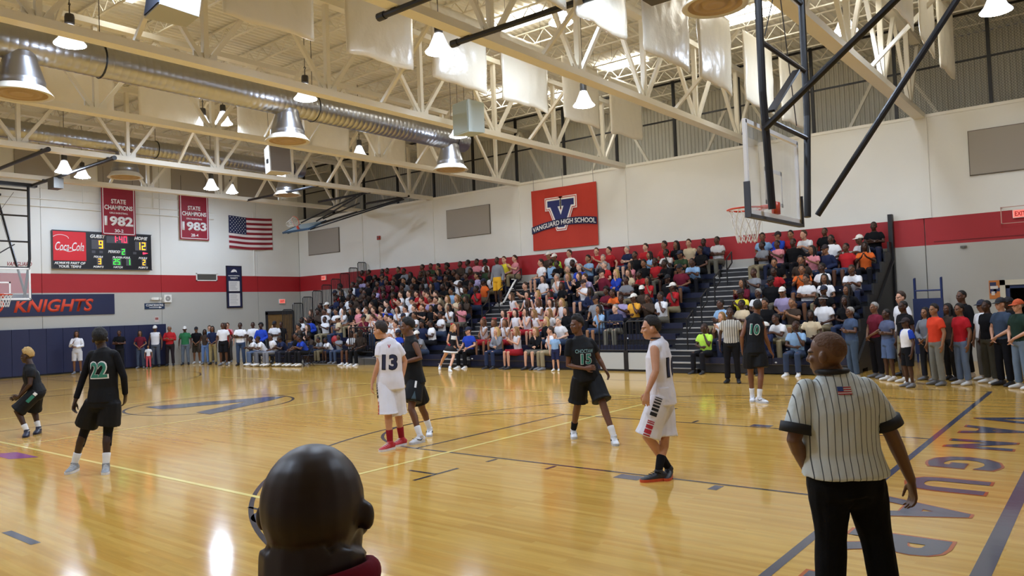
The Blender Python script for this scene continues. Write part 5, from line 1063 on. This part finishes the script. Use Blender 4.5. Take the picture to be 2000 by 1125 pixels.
# ================================================================ PLAYERS AND OFFICIALS
HERO = {"p22":{"aL":[-8.755,-5.134,0.1],"aR":[-8.289,-4.938,0.1],"oL":[-8.61,-5.287,0.03],"oR":[-7.922,-5.127,0.03],"hd":[-8.392,-4.933,1.725],"nk":[-8.373,-4.917,1.59],"sL":[-8.504,-5.021,1.517],"sR":[-8.222,-4.798,1.518],"eL":[-8.552,-5.086,1.224],"eR":[-8.179,-4.738,1.211],"wL":[-8.572,-5.178,0.932],"wR":[-8.269,-4.681,0.953],"tL":[-8.571,-5.228,0.734],"tR":[-8.321,-4.672,0.806],"hL":[-8.457,-4.984,0.906],"hR":[-8.291,-4.852,0.898],"kL":[-8.668,-5.045,0.488],"kR":[-8.351,-4.88,0.486],"face":[-0.907,0.422]},"pblond":{"aL":[-13.087,-4.197,0.1],"aR":[-13.309,-3.933,0.1],"oL":[-12.275,-4.629,0.03],"oR":[-13.04,-4.117,0.03],"hd":[-13.261,-4.115,1.401],"nk":[-13.218,-4.081,1.248],"sL":[-13.031,-4.124,1.157],"sR":[-13.423,-4.052,1.17],"eL":[-13.0,-4.163,0.906],"eR":[-13.479,-4.058,0.908],"wL":[-13.2,-4.271,0.691],"wR":[-13.509,-4.159,0.675],"tL":[-13.385,-4.367,0.615],"tR":[-13.607,-4.262,0.638],"hL":[-13.039,-4.041,0.76],"hR":[-13.224,-3.984,0.747],"kL":[-13.202,-4.306,0.441],"kR":[-13.39,-3.98,0.398],"face":[-0.68,-0.733]},"p13":{"aL":[-6.068,-2.062,0.1],"aR":[-6.164,-1.75,0.1],"oL":[-6.055,-2.332,0.03],"oR":[-6.168,-1.848,0.03],"hd":[-6.255,-2.016,1.675],"nk":[-6.196,-1.97,1.535],"sL":[-6.227,-2.058,1.461],"sR":[-6.058,-1.86,1.449],"eL":[-6.217,-2.089,1.22],"eR":[-6.046,-1.748,1.215],"wL":[-6.283,-2.166,0.936],"wR":[-6.047,-1.787,1.028],"tL":[-6.286,-2.195,0.766],"tR":[-6.057,-1.795,0.934],"hL":[-6.197,-2.008,0.923],"hR":[-6.117,-1.868,0.912],"kL":[-6.091,-2.06,0.505],"kR":[-6.155,-1.814,0.47],"face":[-0.934,-0.358]},"pdark":{"aL":[-6.081,-1.46,0.1],"aR":[-6.446,-0.894,0.1],"oL":[-6.081,-1.71,0.03],"oR":[-6.049,-1.367,0.03],"hd":[-6.435,-1.314,1.701],"nk":[-6.401,-1.287,1.559],"sL":[-6.253,-1.335,1.461],"sR":[-6.532,-1.212,1.461],"eL":[-6.158,-1.324,1.23],"eR":[-6.53,-1.198,1.207],"wL":[-6.338,-1.492,1.172],"wR":[-6.56,-1.286,1.093],"tL":[-6.438,-1.546,1.14],"tR":[-6.572,-1.321,0.975],"hL":[-6.306,-1.301,0.88],"hR":[-6.425,-1.204,0.867],"kL":[-6.259,-1.452,0.476],"kR":[-6.477,-1.006,0.409],"face":[-0.641,-0.767]},"p15":{"aL":[-3.506,-0.276,0.1],"aR":[-4.311,-0.073,0.1],"oL":[-2.979,-0.893,0.03],"oR":[-3.858,-0.691,0.03],"hd":[-4.043,-0.282,1.647],"nk":[-4.029,-0.245,1.485],"sR":[-4.127,-0.374,1.411],"sL":[-3.916,-0.117,1.41],"eR":[-4.153,-0.369,1.075],"eL":[-3.849,-0.025,1.14],"wR":[-3.884,-0.359,1.034],"wL":[-3.758,-0.029,0.995],"tR":[-3.741,-0.297,1.05],"tL":[-3.707,-0.015,0.907],"hR":[-4.024,-0.267,0.903],"hL":[-3.896,-0.126,0.894],"kR":[-4.132,-0.205,0.483],"kL":[-3.694,-0.214,0.515],"face":[-0.359,-0.933]},"p10w":{"aL":[-1.911,-1.778,0.1],"aR":[-1.927,-1.981,0.1],"oL":[-1.694,-2.468,0.03],"oR":[-2.039,-2.117,0.03],"hd":[-1.98,-1.928,1.641],"nk":[-1.934,-1.892,1.514],"sL":[-1.889,-2.034,1.435],"sR":[-1.948,-1.698,1.444],"eL":[-1.855,-2.084,1.184],"eR":[-1.965,-1.661,1.145],"wL":[-1.922,-2.163,0.967],"wR":[-2.001,-1.689,0.96],"tL":[-1.949,-2.184,0.805],"tR":[-2.016,-1.752,0.817],"hL":[-1.883,-1.941,0.9],"hR":[-1.945,-1.785,0.88],"kL":[-2.015,-2.036,0.471],"kR":[-1.919,-1.825,0.446],"face":[-0.814,-0.581]},"p10k":{"aL":[-3.491,4.767,0.1],"aR":[-3.289,4.589,0.1],"oL":[-3.404,4.508,0.03],"oR":[-3.015,4.469,0.03],"hd":[-3.305,4.745,1.778],"nk":[-3.318,4.735,1.624],"sL":[-3.468,4.615,1.555],"sR":[-3.229,4.729,1.524],"eL":[-3.546,4.528,1.231],"eR":[-3.183,4.778,1.196],"wL":[-3.575,4.594,0.982],"wR":[-3.158,4.926,0.924],"tL":[-3.588,4.623,0.829],"tR":[-3.111,5.027,0.804],"hL":[-3.447,4.633,0.943],"hR":[-3.299,4.724,0.937],"kL":[-3.476,4.694,0.533],"kR":[-3.265,4.667,0.54],"face":[-0.541,0.841]},"ref":{"hd":[0.758,-5.021,1.588],"nk":[0.78,-5.004,1.478],"sL":[0.644,-5.111,1.4],"sR":[0.938,-4.878,1.402],"eL":[0.613,-5.174,1.125],"eR":[1.02,-4.813,1.135],"wL":[0.624,-5.0,0.92],"wR":[1.084,-4.698,0.867],"tL":[0.643,-4.908,0.811],"tR":[1.093,-4.678,0.685],"hL":[0.743,-5.033,0.896],"hR":[0.889,-4.917,0.889],"kL":[0.74,-5.035,0.573],"kR":[0.934,-4.881,0.564],"aL":[0.722,-5.049,0.1],"aR":[0.98,-4.844,0.1],"oL":[0.635,-4.914,0.03],"oR":[0.956,-4.659,0.03],"face":[-0.999,0.043]},"cheer":{"aL":[-14.82,8.469,0.1],"aR":[-15.84,9.079,0.1],"oL":[-14.41,8.218,0.03],"oR":[-15.081,8.234,0.03],"hd":[-15.06,8.988,1.383],"nk":[-15.101,8.955,1.254],"sR":[-15.117,8.815,1.212],"sL":[-15.096,9.088,1.179],"eR":[-15.156,8.758,0.936],"eL":[-15.057,9.118,0.915],"wR":[-15.062,8.859,0.766],"wL":[-15.004,9.096,0.78],"tR":[-15.001,8.933,0.723],"tL":[-14.911,9.133,0.691],"hR":[-15.149,8.854,0.757],"hL":[-15.163,8.996,0.748],"kR":[-15.53,8.97,0.417],"kL":[-14.938,8.794,0.435],"face":[0.978,0.206]}}
def wrinkle(me, amp, fx=9.0, fz=4.0, seed=0):
    ns = [v.normal.copy() for v in me.vertices]
    for v, n in zip(me.vertices, ns):
        c = v.co; v.co = c+n*amp*(noise.noise(V3((c.x*fx+seed, c.y*fx, c.z*fz)))+.5*noise.noise(V3((c.x*fx*2.3, c.y*fx*2.3+seed, c.z*fz*2.0+c.x*6))))
    me.update()
def bvh_of(me): return BVHTree.FromPolygons([v.co for v in me.vertices], [tuple(p.vertices) for p in me.polygons])
def quad_bm(w_, h_, n=4, m=4, x0=0, y0=0):
    bm = bmesh.new(); vs = [[bm.verts.new((x0-w_/2+w_*i/n, y0-h_/2+h_*j/m, 0)) for j in range(m+1)] for i in range(n+1)]
    for i in range(n):
        for j in range(m): bm.faces.new((vs[i][j], vs[i+1][j], vs[i+1][j+1], vs[i][j+1]))
    return bm
def poly_bm(poly):
    bm = bmesh.new(); bm.faces.new([bm.verts.new((x, y, 0)) for x, y in poly]); return bm
def decal(name, bm, O, ux, n, tree, m, parent, off=.004, cut=.03):
    n = V3(n).normalized(); ux = V3(ux); ux = (ux-n*ux.dot(n)).normalized(); uy = n.cross(ux)
    bmesh.ops.triangulate(bm, faces=bm.faces)
    for _ in range(3):
        es = [e for e in bm.edges if e.calc_length() > cut]
        if not es: break
        bmesh.ops.subdivide_edges(bm, edges=es, cuts=1, use_grid_fill=False); bmesh.ops.triangulate(bm, faces=bm.faces)
    O = V3(O)
    for v in bm.verts:
        p = O+ux*v.co.x+uy*v.co.y; hit = tree.ray_cast(p+n*.35, -n, .6)
        v.co = (hit[0] if hit[0] else p)+n*off
    me = bpy.data.meshes.new(name); bm.to_mesh(me); bm.free(); me.materials.append(m); me.polygons.foreach_set('use_smooth', [True]*len(me.polygons))
    return link(name, me, parent)
def flat(name, c): return mat('print_'+name, c, .7)
P_BLK, P_RED, P_TEAL, P_WHT, P_NVY, P_ORG = flat('black', '#17171b'), flat('red', '#b01f2b'), flat('teal', '#2e7d6c'), flat('white', '#e6e6e4'), flat('navy', '#232a4e'), flat('orange', '#e0532a')
def make_hero(key, label, skin, g=1.0, vox=.0065, jersey='#0e0f12', sleeve=0, jl=-.1, shorts='#0f1013', frac=.8, flare=.05, trousers=False, socks=('#e8e8e6','#e8e8e6'), sockh=.14, shoe='#e6e6e6', sole='#d8d8d6', hair=(('short','#15110f'),), group='players on the court', legskin=None, under=None, e=.02, shirtmat=None, jwr=.006, fem=False, cat='person', curl=.35, stature=None, z0=None, loose=.02):
    J = {k: V3(v) for k, v in HERO[key].items() if k != 'face'}; face = V3((*HERO[key]['face'], 0))
    hip = (J['hL']+J['hR'])/2; us = (J['sR']-J['sL']); us.z = 0; us.normalize(); ang = math.atan2(us.y, us.x)-PI    # local -Y forward => right = -X
    root = Matrix.Translation((hip.x, hip.y, 0)) @ Matrix.Rotation(ang, 4, 'Z'); inv = root.inverted()
    # fix hands and feet lengths
    for k in 'LR':
        d = (J['t'+k]-J['w'+k]); J['t'+k] = J['w'+k]+(d.normalized() if d.length > .02 else V3((0,0,-1)))*.18
        a, o_ = J['a'+k], J['o'+k]; d = V3((o_.x-a.x, o_.y-a.y, 0)); J['o'+k] = V3((a.x, a.y, .03))+d.normalized()*.2
        a.z = .1
    L = {k: inv @ v for k, v in J.items()}; fl_ = inv.to_3x3() @ face
    b = Body(L, (fl_.x, fl_.y), g, fem)
    o = link('person', b.skin(vox, True, curl=curl), None, root); tag(o, label, cat, group); o.color = (*lin(skin), 1)
    sm_ = b.shirt(.011, sleeve, e, jl, 'jersey', loose, 2, .01, m=shirtmat or SHINY); wrinkle(sm_, jwr, seed=len(key)); js = link('jersey' if not trousers else 'shirt', sm_, o); setcol(js, jersey)
    pm = b.pants(.011, 1.96 if trousers else frac, .032 if not trousers else .024, 0 if trousers else flare, 'trousers' if trousers else 'shorts', 2, CLOTH if trousers else SHINY); wrinkle(pm, jwr*1.1, 8, 3, seed=3+len(key)); ps = link('trousers' if trousers else 'shorts', pm, o); setcol(ps, shorts)
    for i, k in enumerate('LR'):
        if not trousers: c = link('sock', b.sock(k, sockh), o); setcol(c, socks[i])
        s = link('shoe', b.shoe(.008, k), o); setcol(s, shoe); c = link('sole', b.sole(k), s); setcol(c, sole)
        if legskin:
            mb = MB(); b.leg(mb, k, .004, 1.42, 'flat'); c = link('leg_sleeve', remesh(mb, .012, 1, 'leg_sleeve', [CLOTH]), o); setcol(c, legskin)
    if under:
        for k in 'LR':
            mb = MB(); b.arm(mb, k, .005, 1.9, 'flat'); c = link('arm_sleeve', remesh(mb, .01, 1, 'arm_sleeve', [CLOTH]), o); setcol(c, under)
    for kd, col in hair: c = link({'cap': 'cap', 'glasses': 'glasses'}.get(kd, 'hair'), hair_mesh(kd), o, b.HM); setcol(c, col)
    return o, b, js, sm_, ps, pm
def back_num(b, js, tree, s, h, wd, mo, mi, zoff=.0, front=False, out=.012):
    n = -b.fwd if not front else b.fwd; ux = b.us if not front else -b.us
    O = lerp(b.hip, b.ch, .66+zoff)
    for nm, m_, gr, of in (('number_outline', mo, out, .003), ('number', mi, 0, .006)):
        decal(nm, text_mesh(s, h+gr*2, wd+gr*2, bold=.055 if gr else .03), O, ux, n, tree, m_, js, of)
    return O, ux, n
def side_panels(b, ps, tree, k, cols, w_=.075, y0=.02):
    d = (b.J['k'+k]-b.J['h'+k]).normalized(); n = b.uh*(1 if k == 'R' else -1); O = b.J['h'+k]+V3((0,0,.0))
    for (a, hh, m_) in cols: decal('side_stripe', quad_bm(w_, hh, 3, 2), O+d*a, d.cross(n), n, tree, m_, ps, .004)
BP = P_BLK; WSTR = [(.02,.01,BP), (.045,.014,BP), (.075,.018,BP), (.11,.024,BP), (.15,.03,BP), (.2,.04,BP), (.28,.012,P_RED), (.30,.012,P_RED), (.34,.04,P_RED), (.392,.045,P_RED), (.44,.03,P_RED)]
def swoosh(b, o, k, m_):
    A = b.J['a'+k]; O_ = b.J['o'+k]; d = V3((O_.x-A.x, O_.y-A.y, 0)).normalized(); u = V3((0,0,1)).cross(d)
    for s in (1, -1):
        c = V3((A.x, A.y, .062))+d*.055+u*s*.046
        mb = MB().tube([c-d*.055+V3((0,0,.005)), c-d*.02+V3((0,0,-.016)), c+d*.02+V3((0,0,-.005)), c+d*.065+V3((0,0,.016))], [.003,.008,.006,.002], 6); obj('shoe_mark', mb, m_, o)
def laces(b, o, k, m_):
    A = b.J['a'+k]; O_ = b.J['o'+k]; d = V3((O_.x-A.x, O_.y-A.y, 0)).normalized(); u = V3((0,0,1)).cross(d); mb = MB()
    for i in range(4): c = V3((A.x, A.y, .098-.012*i))+d*(.045+.026*i); mb.tube([c-u*.024+d*.01, c+V3((0,0,.006)), c+u*.024-d*.01], .004, 5)
    obj('laces', mb, m_, o)
DK, MD, LT = '#3c271c', '#5b3d2b', '#c99473'
# 22
o, b, js, sm_, ps, pm = make_hero('p22', 'player in black 22 jersey seen from behind with long black sleeves', '#38251b', 1.0, frac=.74, flare=.055, under='#141418', legskin='#16161a', shoe='#8f9193', sole='#e4e2de', hair=(('fro','#0f0c0b'),), jl=-.02, e=.018)
T = bvh_of(sm_); back_num(b, js, T, '22', .2, .21, P_WHT, P_TEAL, .02, out=.014)
for k in 'LR': laces(b, o, k, P_WHT)
T2 = bvh_of(pm); side_panels(b, ps, T2, 'L', [(.08,.16,P_TEAL), (.0,.05,P_WHT)], .04)
# blond crouching defender
o, b, js, sm_, ps, pm = make_hero('pblond', 'crouching player in black with bleached blond hair at the left edge', '#3f281d', .92, frac=.95, flare=.05, sleeve=.5, shoe='#20253a', sole='#1b1f30', hair=(('buzz','#1a120e'), ('high','#b9975c')), jl=-.08, sockh=.11)
T2 = bvh_of(pm); side_panels(b, ps, T2, 'L', [(.16,.14,P_TEAL), (.05,.05,P_WHT)], .06)
T = bvh_of(sm_); back_num(b, js, T, '2', .18, .1, P_WHT, P_TEAL, .0)
# 13
o, b, js, sm_, ps, pm = make_hero('p13', 'player in white 13 jersey with red shoes and red socks, seen from behind', '#c58f6e', 1.0, jersey='#e6e3ea', shorts='#e4e3ea', sleeve=.62, frac=1.02, flare=.07, socks=('#8f1c26','#8f1c26'), sockh=.17, shoe='#b3202b', sole='#e6e0de', hair=(('short','#2a1f19'),), jl=-.16)
T = bvh_of(sm_); back_num(b, js, T, '13', .2, .2, P_BLK, P_NVY, -.1); decal('neck_mark', text_mesh('V', .05, .045, bold=.04), lerp(b.hip, b.ch, .98), b.us, -b.fwd, T, P_RED, js, .005)
T2 = bvh_of(pm); side_panels(b, ps, T2, 'L', WSTR); side_panels(b, ps, T2, 'R', WSTR)
obj('collar', MB().tube([b.J['nk']+V3((.068*math.cos(a/16*2*PI), .066*math.sin(a/16*2*PI), .012)) for a in range(17)], .009, 6), P_BLK, js)
for k in 'LR': laces(b, o, k, P_WHT)
# dark jersey guard
o, b, js, sm_, ps, pm = make_hero('pdark', 'player in plain black tank jersey guarding the white 13', '#6b4630', 1.0, frac=.74, flare=.06, shoe='#dcdde0', sole='#c9cacc', hair=(('fro','#14100e'),), jl=-.06)
T2 = bvh_of(pm); side_panels(b, ps, T2, 'L', [(.05,.1,P_WHT)], .03)
n = -b.uh; d_ = (b.J['kL']-b.J['hL']).normalized(); decal('arrow_print', poly_bm([(-.06,.1),(.06,.1),(.0,-.1)]), b.J['hL']+d_*.25, d_.cross(n), n, T2, flat('slate', '#3f5560'), ps, .005)
for k in 'LR': swoosh(b, o, k, P_BLK); laces(b, o, k, P_WHT)
# 15
o, b, js, sm_, ps, pm = make_hero('p15', 'player in black 15 shirt facing the camera with flat-top hair', '#6a4531', .98, frac=.86, flare=.06, sleeve=.6, socks=('#e8e8e6','#17171a'), shoe='#dfe0e2', sole='#c4c6c8', hair=(('high','#17110e'),), jl=-.1)
T = bvh_of(sm_); back_num(b, js, T, '15', .14, .15, P_WHT, P_TEAL, -.16, True, .006)
decal('team_name', text_mesh('CHOCTAW', .055, .26, bold=.02), lerp(b.hip, b.ch, .72), -b.us, b.fwd, T, flat('pale_teal', '#7fa3a6'), js, .005)
for k in 'LR': swoosh(b, o, k, P_BLK); laces(b, o, k, P_WHT)
# white 10
o, b, js, sm_, ps, pm = make_hero('p10w', 'player in white 10 jersey with black socks and black shoes walking left', '#c89374', 1.0, jersey='#e8e6ec', shorts='#e6e4ea', frac=.98, flare=.055, socks=('#17171b','#17171b'), sockh=.17, shoe='#26272c', sole='#d2522c', hair=(('short','#1b1411'),), jl=-.16)
T = bvh_of(sm_); back_num(b, js, T, '10', .2, .2, P_BLK, P_NVY, -.08)
T2 = bvh_of(pm); side_panels(b, ps, T2, 'L', WSTR); side_panels(b, ps, T2, 'R', WSTR)
obj('collar', MB().tube([b.J['nk']+V3((.068*math.cos(a/16*2*PI), .066*math.sin(a/16*2*PI), .012)) for a in range(17)], .009, 6), P_BLK, js)
for k in 'LR': laces(b, o, k, P_BLK)
# black 10
o, b, js, sm_, ps, pm = make_hero('p10k', 'player in black 10 jersey seen from behind near the far sideline', '#7a4f39', 1.0, frac=.74, flare=.055, jersey='#12151b', shoe='#dcdcde', sole='#bfc1c4', hair=(('short','#14100e'),), jl=-.04)
T = bvh_of(sm_); back_num(b, js, T, '10', .19, .16, P_WHT, P_TEAL, .03)
T2 = bvh_of(pm); side_panels(b, ps, T2, 'R', [(.06,.12,P_WHT), (.2,.1,P_TEAL)], .035)
for k in 'LR': swoosh(b, o, k, P_BLK); laces(b, o, k, P_WHT)
# referees
def stripe_mat(name, a, c, sp, wd):
    m = bpy.data.materials.new(name); m.use_nodes = True; nt = m.node_tree; N = nt.nodes; L = nt.links; bs = N['Principled BSDF']; bs.inputs['Roughness'].default_value = .8
    tc = N.new('ShaderNodeTexCoord'); s = N.new('ShaderNodeSeparateXYZ'); L.new(tc.outputs['Object'], s.inputs[0])
    p = N.new('ShaderNodeMath'); p.operation = 'PINGPONG'; p.inputs[1].default_value = sp/2; L.new(s.outputs[0], p.inputs[0])
    q = N.new('ShaderNodeMath'); q.operation = 'LESS_THAN'; q.inputs[1].default_value = wd/2; L.new(p.outputs[0], q.inputs[0])
    mx = N.new('ShaderNodeMix'); mx.data_type = 'RGBA'; mx.inputs[6].default_value = (*lin(a), 1); mx.inputs[7].default_value = (*lin(c), 1); L.new(q.outputs[0], mx.inputs[0]); L.new(mx.outputs[2], bs.inputs['Base Color'])
    nz = N.new('ShaderNodeTexNoise'); nz.inputs['Scale'].default_value = 7; nz.inputs['Detail'].default_value = 3; L.new(tc.outputs['Object'], nz.inputs['Vector']); bp = N.new('ShaderNodeBump'); bp.inputs['Strength'].default_value = .6; bp.inputs['Distance'].default_value = .03; L.new(nz.outputs[0], bp.inputs['Height']); L.new(bp.outputs[0], bs.inputs['Normal'])
    return m
RSTR = stripe_mat('referee_pinstripe', '#cfd6d2', '#4a5152', .034, .0042)
o, b, js, sm_, ps, pm = make_hero('ref', 'referee in grey pinstriped shirt and black trousers seen from behind at right', '#6d4c34', 1.14, .006, jersey='#cccccc', sleeve=.78, trousers=True, shorts='#09090b', hair=(('bald','#644630'),), shirtmat=RSTR, group='referees', e=.02, jl=.06, shoe='#17171a', sole='#101012', jwr=.009, loose=.03)
T = bvh_of(sm_)
for k in 'LR':
    S, E_ = b.J['s'+k], b.J['e'+k]; d_ = (E_-S).normalized(); c = lerp(S, E_, .76); obj('cuff', MB().tube([c-d_*.025, c+d_*.03], [.083, .085], 18), P_BLK, js, True)
obj('collar', MB().tube([b.J['nk']+V3((.078*math.cos(a/18*2*PI), .074*math.sin(a/18*2*PI), .012)) for a in range(19)], .015, 8), P_BLK, js, True)
Of = lerp(b.hip, b.ch, .985)
decal('flag_patch', quad_bm(.072, .042, 4, 3), Of, b.us, -b.fwd, T, P_WHT, js, .005)
for i in range(4): decal('patch_stripe', quad_bm(.072, .0055, 4, 1, 0, -.018+i*.0115), Of, b.us, -b.fwd, T, P_RED, js, .0065)
decal('patch_canton', quad_bm(.03, .024, 2, 2, -.021, .009), Of, b.us, -b.fwd, T, flat('patch_blue', '#2f4a8c'), js, .008)
obj('belt', MB().tube([lerp(b.hip, b.ch, .14), lerp(b.hip, b.ch, .2)], [(.196,.152), (.193,.15)], 28, 'flat', b.uh), P_BLK, ps)
# far referee
P, f = pose_stand('down', .1); key = ('stand', 'down', .1, False, 1.05)
o = person(key, Matrix.Translation((-5.1, 7.75, .002)) @ Matrix.Rotation(.25, 4, 'Z'), 'far referee in striped grey shirt and black trousers beside the lime shirt', 'referees', 'G', 'd', 'z', 'tee', 'pants', '#17171b', '#17171a')
for c in o.children:
    if c.name.startswith('shirt'): c.data = c.data.copy(); c.data.materials.clear(); c.data.materials.append(stripe_mat('far_referee_stripe', '#c3bfb4', '#4a4845', .05, .014))
# running cheerleader
o, b, js, sm_, ps, pm = make_hero('cheer', 'cheerleader in black and white uniform running along the sideline', '#d3a083', .9, .009, jersey='#1b1a1f', sleeve=0, shorts='#a32731', frac=.3, flare=.02, socks=('#e8e6e6','#e8e6e6'), sockh=.06, shoe='#e8e8e8', sole='#d8d8d8', hair=(('blond','#b08655'), ('bow','#b0242e')), group='cheerleaders', fem=True, jl=.05)
up = (b.ch-b.hip).normalized(); obj('skirt', MB().tube([b.hip+up*.12, b.hip, b.hip-up*.16], [(.15,.12), (.19,.16), (.26,.23)], 24, 'flat', b.uh), flat('skirt_black', '#1a191d'), o, True); obj('skirt_hem', MB().tube([b.hip-up*.12, b.hip-up*.175], [(.25,.22), (.27,.24)], 24, 'flat', b.uh), P_WHT, o, True)
T = bvh_of(sm_); decal('chest_panel', quad_bm(.24, .12, 6, 4), lerp(b.hip, b.ch, .72), -b.us, b.fwd, T, P_WHT, js, .006)
# bald spectator right in front of the camera
P, f = pose_stand('down', 0)
ctr = Vector((0.953, -8.570, 1.585)); s_ = 1.0
fdir = Vector((math.sin(YAW+.1), math.cos(YAW+.1), 0)); ang = math.atan2(fdir.y, fdir.x)+PI/2
dz = ctr.z-.03-1.635
P = {k: V3(v)+V3((0, 0, dz*max(0, min(1, v[2]/1.4))+(.075 if k in ('nk','sL','sR') else (.02 if k in ('eL','eR') else 0)))) for k, v in P.items()}
b = Body(P, (0, -1), 1.15, False, 1.56); b.hs = (1.12, 1.06, 1.04); b.earz = .02; b.ears = .72
Mb = Matrix.Translation((ctr.x-fdir.x*.025, ctr.y-fdir.y*.025, 0)) @ Matrix.Rotation(ang, 4, 'Z')
o = link('person', b.skin(.0055, True, crowd=False), None, Mb); tag(o, 'bald person in maroon shirt seen from behind close to the camera', 'person'); o.color = (*lin('#2c1f19'), 1)
me = b.shirt(.011, .62, .018, -.1, 'shirt', .02, 2); wrinkle(me, .006); c = link('shirt', me, o); setcol(c, '#7c1428')
c = link('collar', MB().tube([b.J['nk']+V3((.1*math.cos(a/24*2*PI-PI/2), .005+.098*math.sin(a/24*2*PI-PI/2), -.022-.02*math.cos(a/24*2*PI-PI/2)+.012*math.sin(a/24*2*PI-PI/2))) for a in range(25)], [(.022,.014)]*25, 18, 'flat', (0,0,1)).mesh('collar', CLOTH, True), o); setcol(c, '#7c1428')
c = link('trousers', b.pants(.014), o); setcol(c, '#2a2c38')
for k in 'LR': c = link('shoe', b.shoe(.01, k), o); setcol(c, '#222226')
c = link('glasses', hair_mesh('glasses'), o, b.HM); setcol(c, '#1a1a1c')

bpy.data.scenes.remove(TS)
